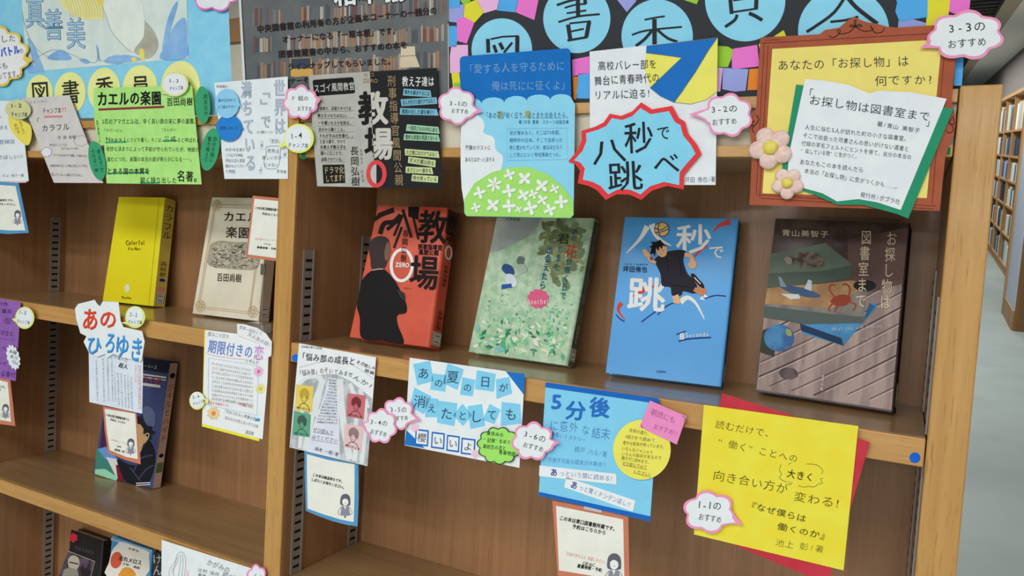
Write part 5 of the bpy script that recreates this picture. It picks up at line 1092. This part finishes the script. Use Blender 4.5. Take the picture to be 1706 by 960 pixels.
def wflower(c, r_, cm, cm2):
    for j in range(16):
        a = j * 2 * math.pi / 16; w_ = r_ * .22
        p = [(c[0] + r_ * .25 * math.cos(a), c[1] + r_ * .25 * math.sin(a)), (c[0] + r_ * .7 * math.cos(a - .16), c[1] + r_ * .7 * math.sin(a - .16)), (c[0] + r_ * (1 if j % 2 else .82) * math.cos(a), c[1] + r_ * (1 if j % 2 else .82) * math.sin(a)), (c[0] + r_ * .7 * math.cos(a + .16), c[1] + r_ * .7 * math.sin(a + .16))]
        t.flat(t.pl, p, cm, t.k + .0001, parent=t.sh)
    t.flat(t.pl, ell(c, r_ * .3, r_ * .3, 12), cm2, t.k + .0002, parent=t.sh)
wflower(w6(552, 408), 10, ink((240, 170, 210)), ink((226, 100, 160))); wflower(w6(566, 540), 10, ink((250, 226, 120)), ink((230, 180, 60))); wflower(w6(208, 726), 13, ink((250, 196, 130)), ink((230, 140, 60)))
t.flat(t.pl, cloud(w6(544, 776), 4.5, 3, 4, .2), ink((80, 150, 210)), t.k, parent=t.sh)
t.done()
t = Thing('paper_strip', 'curved white paper strip with pencil writing over the flower sheet corner', 'tag'); t.pl = front(-.003)
a = t.poly(t.pl, w6((388, 44), (440, 48), (540, 74), (610, 120), (654, 182), (650, 284), (628, 300), (622, 250), (560, 196), (390, 130)), paper((226, 228, 230)), 0, .0006, 'strip')
t.text(t.pl, '世界一切なくて', w6(404, 68), w6(580, 124), 7, ink((130, 130, 130)), .0009, 0, .03, parent=a); t.text(t.pl, '大人気の話!', w6(470, 120), w6(640, 208), 7.5, ink((130, 130, 130)), .0009, 0, .03, parent=a)
t.done()
bubble('pale round tag reading 2-4 at the left edge of the flower sheet', -.004, ell(w6(84, 630), 13, 15, 28, 0, .3, 2 * math.pi - .3) + w6((172, 622), (168, 650)), ell(w6(82, 626), 11.4, 13.4, 28), (232, 226, 130), (('2-4', w6(46, 604), w6(102, 596), 7), ('チャンプ本', w6(52, 656), w6(146, 630), 6)), fill=(222, 230, 234))
# trees sheet 3-4
w4 = CR(480, 560, 4.174)
t = sheet('book_review_sheet', 'white sheet with grey painted tree trunks and four small portraits', -.001, w4((76, 50), (612, 148), (552, 906), (10, 774)), paper((226, 230, 238)))
GY = mat((160, 164, 168), .85, (196, 198, 200), 60); WT = mat((216, 220, 220), .85)
t.flat(t.pl, w4((64, 330), (180, 276), (290, 262), (340, 270), (430, 310), (590, 440), (552, 904), (345, 850), (350, 560), (330, 300), (290, 290), (230, 470), (170, 640), (130, 800), (12, 772)), GY, t.k, parent=t.sh)
for a_, w_ in ((((60, 350), (130, 290), (210, 280)), 6), (((210, 280), (230, 330), (180, 480), (150, 640), (120, 790)), 9), (((100, 470), (80, 780)), 6), (((360, 300), (372, 500), (400, 700), (430, 860)), 11), (((430, 330), (480, 480), (470, 620)), 7), (((500, 370), (540, 560), (510, 890)), 7), (((440, 640), (470, 760), (460, 870)), 8), (((250, 300), (220, 400), (190, 560)), 7), (((540, 440), (560, 500)), 5)):
    t.stroke(t.pl, spl(w4(*a_), 4, False), w_, WT, t.k + .0001, parent=t.sh)
t.flat(t.pl, w4((280, 290), (335, 295), (352, 500), (360, 852), (130, 790), (190, 620), (240, 460)), ink((214, 218, 230)), t.k + .0002, parent=t.sh)
for q4, col, hc in ((((56, 336), (178, 352), (164, 530), (46, 512)), (222, 200, 96), (190, 160, 60)), (((40, 520), (158, 548), (150, 704), (30, 690)), (96, 160, 130), (70, 90, 84)), (((414, 398), (540, 414), (526, 580), (404, 560)), (196, 110, 116), (120, 50, 56)), (((392, 608), (526, 630), (508, 806), (384, 770)), (222, 190, 190), (150, 120, 124))):
    q4 = w4(*q4); pp_ = t.poly(t.pl, q4, paper(col), .0009, .0003, 'portrait'); qm_ = quadmap(q4)
    kk = .0014; cc = qm_(.5, .45)
    t.flat(t.pl, spl([qm_(.28, .5), qm_(.25, .25), qm_(.5, .1), qm_(.76, .25), qm_(.72, .55), qm_(.5, .4)], 4), ink(hc), kk, parent=pp_)
    t.stroke(t.pl, spl([qm_(.34, .4), qm_(.38, .6), qm_(.5, .7), qm_(.62, .6), qm_(.66, .4)], 4, False), .6, ink((70, 60, 60)), kk + .0002, parent=pp_)
    t.stroke(t.pl, [qm_(.4, .47), qm_(.46, .48)], .8, BK, kk + .0002, parent=pp_); t.stroke(t.pl, [qm_(.55, .48), qm_(.61, .47)], .8, BK, kk + .0002, parent=pp_); t.stroke(t.pl, [qm_(.46, .6), qm_(.53, .6)], .6, BK, kk + .0002, parent=pp_)
    t.stroke(t.pl, spl([qm_(.2, .97), qm_(.3, .78), qm_(.42, .72), qm_(.6, .72), qm_(.75, .8), qm_(.85, .97)], 4, False), .8, ink((70, 60, 60)), kk + .0002, parent=pp_)
    t.text(t.pl, 'ありがとう', qm_(.08, .9), qm_(.92, .92), 3.6, BK, kk + .0003, .01, .05, parent=pp_)
for s_, a0, a1, h_, wt in (('「悩み部の成長と', (70, 140), (470, 178), 58, .004), ('その', (472, 180), (536, 198), 34, .004), ('悲しみ', (530, 204), (606, 224), 26, .006), ('部員', (530, 236), (600, 262), 26, .006), ('「悩み部」のぞ', (64, 262), (280, 236), 44, -.006), ('いてみませ', (282, 240), (450, 270), 40, -.006), ('んか?', (452, 280), (590, 356), 40, -.006), ('五話集の裏で人気者', (90, 72), (236, 86), 18, 0), ('ぜひ読んで', (172, 650), (316, 676), 34, -.002), ('みてください', (164, 700), (346, 730), 34, -.002), ('麻希 一樹/著', (186, 782), (352, 826), 30, .002)):
    T(t, s_, w4(*a0), w4(*a1), h_ / 4.174, PEN, wt, k=t.k + .0004)
for i in range(15):
    x0 = 282 - max(0, i - 3) * 8; T(t, ''.join(rv.choice(KANA) for _ in range(5 + i // 2)), w4(x0, 304 + i * 21), w4(336 + i * .6, 312 + i * 21), 4.2, PEN, .006, k=t.k + .0004)
for a_ in (((172, 668), (316, 692)), ((164, 722), (346, 752))): t.stroke(t.pl, w4(*a_), .5, PEN, t.k + .0003, parent=t.sh)
t.stroke(t.pl, spl(w4((76, 220), (240, 180), (420, 190), (600, 300)), 4, False), .5, ink((150, 150, 160)), t.k + .0002, parent=t.sh)
t.done()
card('blue-rimmed notice card with curved lower edge below the painted trees sheet', .002, CR(420, 740, 4.364)((380, 50), (772, 150), (775, 400), (766, 600), (680, 586), (580, 560), (470, 520), (390, 485), (384, 300)), CR(420, 740, 4.364)((398, 74), (560, 118), (746, 148), (744, 400), (738, 568), (640, 548), (520, 512), (404, 470), (400, 300)), RIMB,
     (('この本は納品待ちです。', CR(420, 740, 4.364)(440, 222), CR(420, 740, 4.364)(668, 276), 6, .035), ('しばらくお待ちください。', CR(420, 740, 4.364)(430, 256), CR(420, 740, 4.364)(682, 320), 6, .035)), CR(420, 740, 4.364)(676, 410), .98)
M_ = CR(460, 560, 2.823)
o, i_ = rcloud(M_(572, 366), 27, 27, M_(682, 396), 7, .15, 0, .3, .35, 3.6)
bubble('pink-rimmed cloud tag reading 3-5, left of the blue-square title sheet', -.005, o, i_, PINK, (('3-5の', M_(534, 346), M_(616, 346), 11), ('おすすめ', M_(542, 390), M_(622, 384), 9.5)))
o, i_ = rcloud(M_(492, 424), 27, 29, M_(390, 410), 7, .15, 0, .5, .35, 3.6)
bubble('pink-rimmed cloud tag reading 3-4, right of the painted trees sheet', -.0075, o, i_, PINK, (('3-4の', M_(440, 402), M_(526, 412), 11), ('おすすめ', M_(442, 448), M_(522, 464), 9.5)))
# summer-day sheet
t = sheet('book_review_sheet', 'white sheet whose title letters sit on light blue paper squares', -.001, M_((628, 102), (1170, 178), (1144, 620), (604, 514)), paper((224, 230, 238)))
t.flat(t.pl, M_((1080, 166), (1170, 178), (1166, 278)), ink((30, 112, 190)), t.k, parent=t.sh); t.flat(t.pl, M_((612, 442), (700, 528), (604, 512)), ink((30, 112, 190)), t.k, parent=t.sh)
SQ = paper((126, 200, 238))
for ch, q4, h_ in (('あ', ((644, 132), (724, 116), (740, 212), (664, 232)), 21), ('の', ((736, 176), (800, 184), (796, 262), (724, 252)), 16), ('夏', ((806, 128), (882, 156), (852, 254), (784, 222)), 22), ('の', ((876, 194), (936, 206), (924, 284), (864, 276)), 16), ('日', ((944, 160), (1032, 178), (1024, 262), (934, 250)), 20), ('が', ((1034, 204), (1096, 192), (1110, 270), (1036, 296)), 16), ('消', ((650, 242), (730, 284), (694, 368), (628, 330)), 22), ('え', ((706, 290), (762, 296), (756, 382), (700, 382)), 17), ('た', ((760, 304), (852, 316), (838, 424), (756, 408)), 22), ('と', ((876, 318), (922, 372), (878, 424), (832, 372)), 17), ('し', ((900, 330), (968, 320), (982, 422), (914, 438)), 22), ('て', ((1004, 318), (1056, 348), (1026, 414), (972, 396)), 18), ('も', ((1060, 310), (1148, 320), (1154, 412), (1056, 424)), 22)):
    q4 = M_(*q4); c_ = (sum(p[0] for p in q4) / 4, sum(p[1] for p in q4) / 4); d_ = t.poly(t.pl, q4, SQ, .0006, .0004, 'title_square')
    t.text(t.pl, ch, (c_[0] - h_ * .5, c_[1]), (c_[0] + h_ * .5, c_[1] + 1.5), h_, ink((50, 70, 100)), .0013, 0, .03, parent=d_)
for i, (x0, x1, ch) in enumerate(((652, 716, '櫻'), (728, 792, 'い'), (800, 862, 'い'), (868, 936, 'よ'))):
    y0 = 436 + i * 14; q4 = M_((x0 + 4, y0), (x1 + 2, y0 + 8), (x1 - 2, y0 + 84), (x0, y0 + 76)); d_ = t.poly(t.pl, q4, paper((34, 104, 186)), .0006, .0003, 'name_square')
    c_ = (sum(p[0] for p in q4) / 4, sum(p[1] for p in q4) / 4); t.flat(t.pl, shrink(q4, c_, .8), ink((226, 230, 236)), .0011, parent=d_); t.text(t.pl, ch, (c_[0] - 8, c_[1] - 1), (c_[0] + 8, c_[1] + 1), 16, PEN, .0013, 0, 0, parent=d_)
for c_ in (M_(652, 432), M_(936, 556)):
    pts = []
    for j in range(40): pts.append((c_[0] + 7.5 * (.66 + .34 * abs(math.sin(j * math.pi / 8 + .3))) * math.cos(j * math.pi / 20), c_[1] + 7.5 * (.66 + .34 * abs(math.sin(j * math.pi / 8 + .3))) * math.sin(j * math.pi / 20)))
    t.poly(t.pl, pts, paper((244, 190, 210)), .0009, .0003, 'blossom')
t.done()
t = Thing('cloud_note', 'lime green cloud note with black outline on the blue-square title sheet', 'tag'); t.pl = front(-.004)
o = cloud(M_(1048, 516), 36.5, 31, 11, .1, .12); a = t.poly(t.pl, o, paper((40, 70, 50)), 0, .0008, 'outline'); b2 = t.poly(t.pl, shrink(o, M_(1048, 516), .94), paper((158, 222, 104)), .0008, .0003, 'face')
for s_, a0, a1 in (('夏休みの', (990, 456), (1070, 466)), ('“記憶”をめぐる', (974, 488), (1122, 502)), ('高校生の恋と', (972, 518), (1082, 530)), ('青春物語!!', (1046, 546), (1142, 558))): t.text(t.pl, s_, M_(*a0), M_(*a1), 8, ink((40, 60, 50)), .0013, .008, .04, parent=b2)
t.done()
# five-minutes sheet
N_ = CR(840, 620, 2.825)
t = sheet('book_review_sheet', 'sky-blue sheet with dark blue bands and white strips below the blue book', -.001, N_((196, 48), (728, 124), (686, 704), (162, 582)), paper((128, 200, 240)))
DB = ink((26, 100, 184)); HB = ink((40, 110, 190)); HB2 = ink((84, 130, 190))
t.flat(t.pl, N_((196, 48), (728, 124), (727, 150), (192, 72)), DB, t.k, parent=t.sh); t.flat(t.pl, N_((164, 564), (690, 680), (686, 704), (162, 582)), DB, t.k, parent=t.sh)
for s_, a0, a1, h_, m_, wt in (('5', (212, 138), (280, 142), 32, HB, .03), ('分', (286, 176), (386, 184), 33, HB, .03), ('後', (396, 164), (502, 172), 36, HB, .03), ('に意外', (212, 250), (350, 262), 19, HB2, -.002), ('な', (364, 268), (404, 276), 17, HB2, -.002), ('結末', (410, 284), (500, 294), 21, HB2, .0), ('❶青いミステリー', (218, 290), (384, 322), 9, HB2, .002), ('桃戸 ハル/著', (330, 362), (486, 388), 11, HB2, -.002), ('予想不可能な結末が大集合!!', (204, 412), (478, 436), 9, HB2, .0)): T(t, s_, N_(*a0), N_(*a1), h_, m_, wt)
for s1, s2, q4 in (('あ', 'っという間に読めろう!'.replace('ろう', 'る'), ((166, 440), (528, 480), (528, 530), (164, 490))), ('あ', 'っと驚くドンデン返し!!', ((292, 494), (618, 606), (606, 658), (282, 542)))):
    q4 = N_(*q4); sp_ = t.poly(t.pl, q4, paper((226, 232, 240)), .0008, .0006, 'white_strip'); a0, a1 = lerp2(q4[0], q4[3], .5), lerp2(q4[1], q4[2], .5)
    st_ = .14 if s2[2] == 'い' else .08
    t.text(t.pl, s1, lerp2(a0, a1, st_), lerp2(a0, a1, st_ + .1), 14, ink((50, 60, 150)), .0016, .02, 0, parent=sp_); t.text(t.pl, s2, lerp2(a0, a1, st_ + .12), lerp2(a0, a1, .95), 10, ink((90, 110, 170)), .0016, -.002, .03, parent=sp_)
t.done()
t = Thing('round_note', 'round yellow note with handwriting on the sky-blue sheet', 'note'); t.pl = front(-.003)
a = t.poly(t.pl, ell(N_(648, 366), 48, 50, 48), paper((248, 222, 96)), 0, .0007, 'disc')
for i, (s_, x0, x1, y0) in enumerate((('名前の通り、', 588, 690, 272), ('1話5分で読めて', 568, 712, 302), ('意外な結末が待っています。', 558, 762, 332), ('いろんなジャンルで', 552, 700, 358), ('いろんな結末があるので', 552, 740, 384), ('飽きずに読めます。', 552, 690, 404), ('ぜひ読んでみて', 556, 672, 428), ('ください!', 606, 690, 464))):
    t.text(t.pl, s_, N_(x0, y0), N_(x1, y0 + 22), 7, ink((110, 100, 60)), .001, .0, .04, parent=a)
    if i > 5: t.stroke(t.pl, N_((x0, y0 + 10), (x1, y0 + 32)), .6, ink((110, 100, 60)), .001, parent=a)
t.done()
t = Thing('pink_note', 'pink rectangular note tilted on the shelf edge beside the yellow round note', 'note'); t.pl = front(-.0045)
a = t.poly(t.pl, N_((686, 134), (858, 208), (812, 342), (638, 258)), paper((242, 140, 190)), 0, .0006, 'note')
PKT = ink((170, 90, 150)); t.text(t.pl, '朝読にも', N_(690, 184), N_(806, 230), 12, PKT, .0009, -.002, .03, parent=a); t.text(t.pl, 'おすすめ!!', N_(702, 254), N_(816, 292), 10.5, PKT, .0009, -.002, .03, parent=a)
t.stroke(t.pl, N_((836, 206), (852, 214), (846, 230)), .7, BK, .0009, parent=a); t.stroke(t.pl, N_((648, 246), (644, 256), (654, 264)), .7, BK, .0009, parent=a)
t.done()
o, i_ = rcloud(N_(134, 326), 35, 32, N_(264, 330), 7, .15, 0, .5, .3, 4)
bubble('pink-rimmed cloud tag reading 3-6, between white and sky-blue sheets', -.006, o, i_, PINK, (('3-6の', N_(90, 290), N_(198, 318), 13), ('おすすめ', N_(88, 340), N_(186, 366), 10.5)))
card('terracotta-rimmed library card hanging below the sky-blue sheet', .0008, N_((226, 606), (584, 674), (590, 1010), (252, 958), (240, 800)), N_((244, 630), (560, 694), (566, 985), (258, 934)), RIM, (('この本は東口図書館所蔵です。', N_(260, 686), N_(532, 742), 8, .035), ('予約はこちらから', N_(320, 726), N_(480, 758), 8, .03), ('OPAC', N_(370, 900), N_(428, 910), 8, .01), ('蔵書検索・予約', N_(344, 912), N_(460, 934), 7, .035)), N_(516, 896), 1.35, extra=(('「詳細を見れるよ 図書にあるよ」', N_(280, 852), N_(484, 896), 7),))
t = Thing('clear_tape', 'strip of clear tape joining the library card to the sky-blue sheet', 'tape'); t.pl = front(-.0006); t.poly(t.pl, N_((376, 630), (460, 648), (458, 664), (374, 646)), mat((190, 186, 180), .2), .0008, .0002, 'clear_tape'); t.done()
# yellow sheet
O_ = CR(1100, 640, 3)
t = Thing('book_review_sheet', 'large bright yellow handwritten sheet on crimson backing, lower right', 'poster'); t.pl = front(-.002)
t.poly(t.pl, O_((310, 46), (640, 150), (1048, 292), (850, 960), (770, 975), (430, 830), (136, 706), (200, 480)), paper((188, 52, 66), (194, 58, 70)), -.0004, .0006, 'crimson_backing')
t.sh = t.poly(t.pl, O_((218, 104), (990, 210), (916, 932), (168, 752)), paper((246, 214, 60), (250, 220, 72)), .0006, .0006, 'yellow_sheet'); t.k = .0014
for s_, a0, a1, h_, wt in (('読むだけで、', (274, 200), (572, 252), 44, -.006), ('“働く”ことへの', (288, 288), (690, 376), 46, -.006), ('向き合い方が', (262, 452), (640, 526), 56, -.006), ('変わる!', (664, 560), (900, 598), 54, -.004), ('『なぜ僕らは', (430, 600), (730, 676), 40, .008), ('働くのか』', (584, 708), (852, 768), 40, .008), ('池上 彰/著', (574, 790), (820, 828), 40, -.01)):
    T(t, s_, O_(*a0), O_(*a1), h_ / 3, ink((86, 80, 30)), wt)
T(t, '大きく', O_(632, 446), O_(770, 470), 16, ink((50, 48, 20)), .012)
for a_ in (((604, 402), (596, 430), (606, 450), (596, 470), (620, 486), (632, 488)), ((688, 508), (720, 516), (740, 512), (770, 514), (790, 500), (812, 496), (800, 476), (814, 472)), ((732, 400), (780, 404), (812, 430), (806, 450)), ((640, 404), (650, 396), (656, 394)), ((642, 488), (650, 504), (660, 490))): t.stroke(t.pl, spl(O_(*a_), 4, False), .8, ink((86, 80, 30)), t.k, parent=t.sh)
t.done()
o, i_ = rcloud(O_(244, 640), 43, 35, O_(414, 706), 6, .15, 0, .5, .3, 4.5)
bubble('pink-rimmed cloud tag reading 1-1, at the yellow sheet corner', -.006, o, i_, PINK, (('1-1の', O_(186, 602), O_(310, 612), 17), ('おすすめ', O_(190, 662), O_(308, 680), 13)))
# lower-left sheet
t = sheet('book_review_sheet', 'white sheet with a pencil-drawn long-haired figure, bottom left', -.001, w8((850, 178), (1580, 410), (1640, 640), (1630, 700), (846, 640)), paper((224, 228, 236)))
PC = ink((130, 130, 138))
for a_ in (((960, 300), (980, 272), (1010, 276), (1026, 310), (1030, 360), (1020, 449)), ((960, 300), (950, 340), (910, 400), (906, 449)), ((972, 290), (970, 340), (940, 400), (940, 449)), ((990, 284), (990, 350), (975, 449)), ((1004, 290), (1010, 360), (1000, 449)), ((965, 310), (945, 370), (925, 430))): t.stroke(t.pl, spl(w8(*a_), 4, False), .6, PC, t.k, parent=t.sh)
t.flat(t.pl, w8((1036, 400), (1052, 412), (1056, 449), (1034, 449)), ink((240, 190, 210)), t.k, parent=t.sh)
T(t, 'かがみの', w8(1190, 342), w8(1360, 410), 11, PC, .01); T(t, '孤城', w8(1300, 436), w8(1400, 470), 11, PC, .01); T(t, '辻村 深月', w8(1120, 400), w8(1280, 440), 7, PEN, 0); T(t, '著者', w8(1120, 436), w8(1180, 452), 6, PEN, 0)
t.done()
o, i_ = rcloud(w8(1560, 470), 17, 24, None, 6, .16, 0, .4, .3, 3)
bubble('pink-rimmed cloud tag at the bottom edge beside the centre upright', -.004, o, i_, (250, 140, 190), (('2-3', (423, 958), (436, 962), 7),))
# ---- pop stand with card clip
t = Thing('card_stand', 'clear acrylic sign clip stand in front of the cream book', 'stand')
gx = CR(0, 300, 3.554)
plx = front(.045); zf = Plane((0, 0, ZM), (0, 0, 1)); P0 = zf.at((437, 556)); P0.y = .035
ACR = bpy.data.materials.new('clear_acrylic'); ACR.use_nodes = True; bs = ACR.node_tree.nodes['Principled BSDF']; bs.inputs['Transmission Weight'].default_value = .9; bs.inputs['Roughness'].default_value = .08; bs.inputs['IOR'].default_value = 1.45; bs.inputs['Base Color'].default_value = (.9, .92, .92, 1)
STL = mat((150, 140, 130), .3, metal=.7, spec=.5)
X0 = front(.035).at((437, 540)).x
t.add('base_block', *bbox_vf(X0 - .016, X0 + .012, .022, .042, ZM + .0003, ZM + .016, .002), ACR)
zc = front(.03).at((445, 445)).z
t.add('rod', *tube_vf([(X0 + .003, .031, ZM + .0160), (X0 + .003, .031, zc)], .0009), STL)
t.add('clip', *bbox_vf(X0 - .001, X0 + .007, .028, .0309, zc - .012, zc + .004, .0006), STL, label='metal clip')
t.add('clip_wire', *tube_vf([(X0 + .002, .0275, zc - .012), (X0 + .006, .0268, zc + .001), (X0 + .008, .0275, zc + .013)], .0006), STL)
t.done()
card('terracotta-rimmed library card held by the clip stand before the cream book', .027, [(421, 326), (473, 331), (467, 436), (410, 429)], [(424, 331), (471, 336), (465, 431), (413, 424)], RIM, (('この本は東口図書館所蔵です。', (424, 346), (470, 351), 5, .03), ('予約はこちらから', (436, 356), (474, 360), 4.6, .02), ('OPAC', (440, 406), (452, 408), 4, 0), ('蔵書検索・予約', (428, 412), (460, 415), 4, .03)), None, extra=(('詳細はこちら', (424, 398), (464, 401), 3.4),))
# clear book stands visible behind two books
for lab, q4, y_ in (('thin clear plastic book stand behind the dark still-life book', [(1365, 360), (1496, 366), (1496, 376), (1365, 372)], D - .004), ('thin clear plastic book stand behind the black flower-marked book', w8((240, 92), (400, 150), (405, 190), (240, 130)), D - .004)):
    t = Thing('book_stand', lab, 'stand'); p_ = front(y_); A0, A1 = p_.at(q4[0]), p_.at(q4[1]); zb = ZM if 'dark' in lab else ZX
    cl_ = mat((136, 100, 84), .15, coat=.5)
    t.add('back_plate', *bbox_vf(A0.x, A1.x, y_, y_ + .0018, zb + .001, (A0.z + A1.z) / 2, .0006), cl_); t.add('foot', *bbox_vf(A0.x, A1.x, y_ - .02, y_ - .0002, zb + .0002, zb + .0009, .0002), cl_); t.done()
for o in LINKQ: COL.objects.link(o)
bpy.data.objects.remove(fobj); bpy.data.curves.remove(fcur)
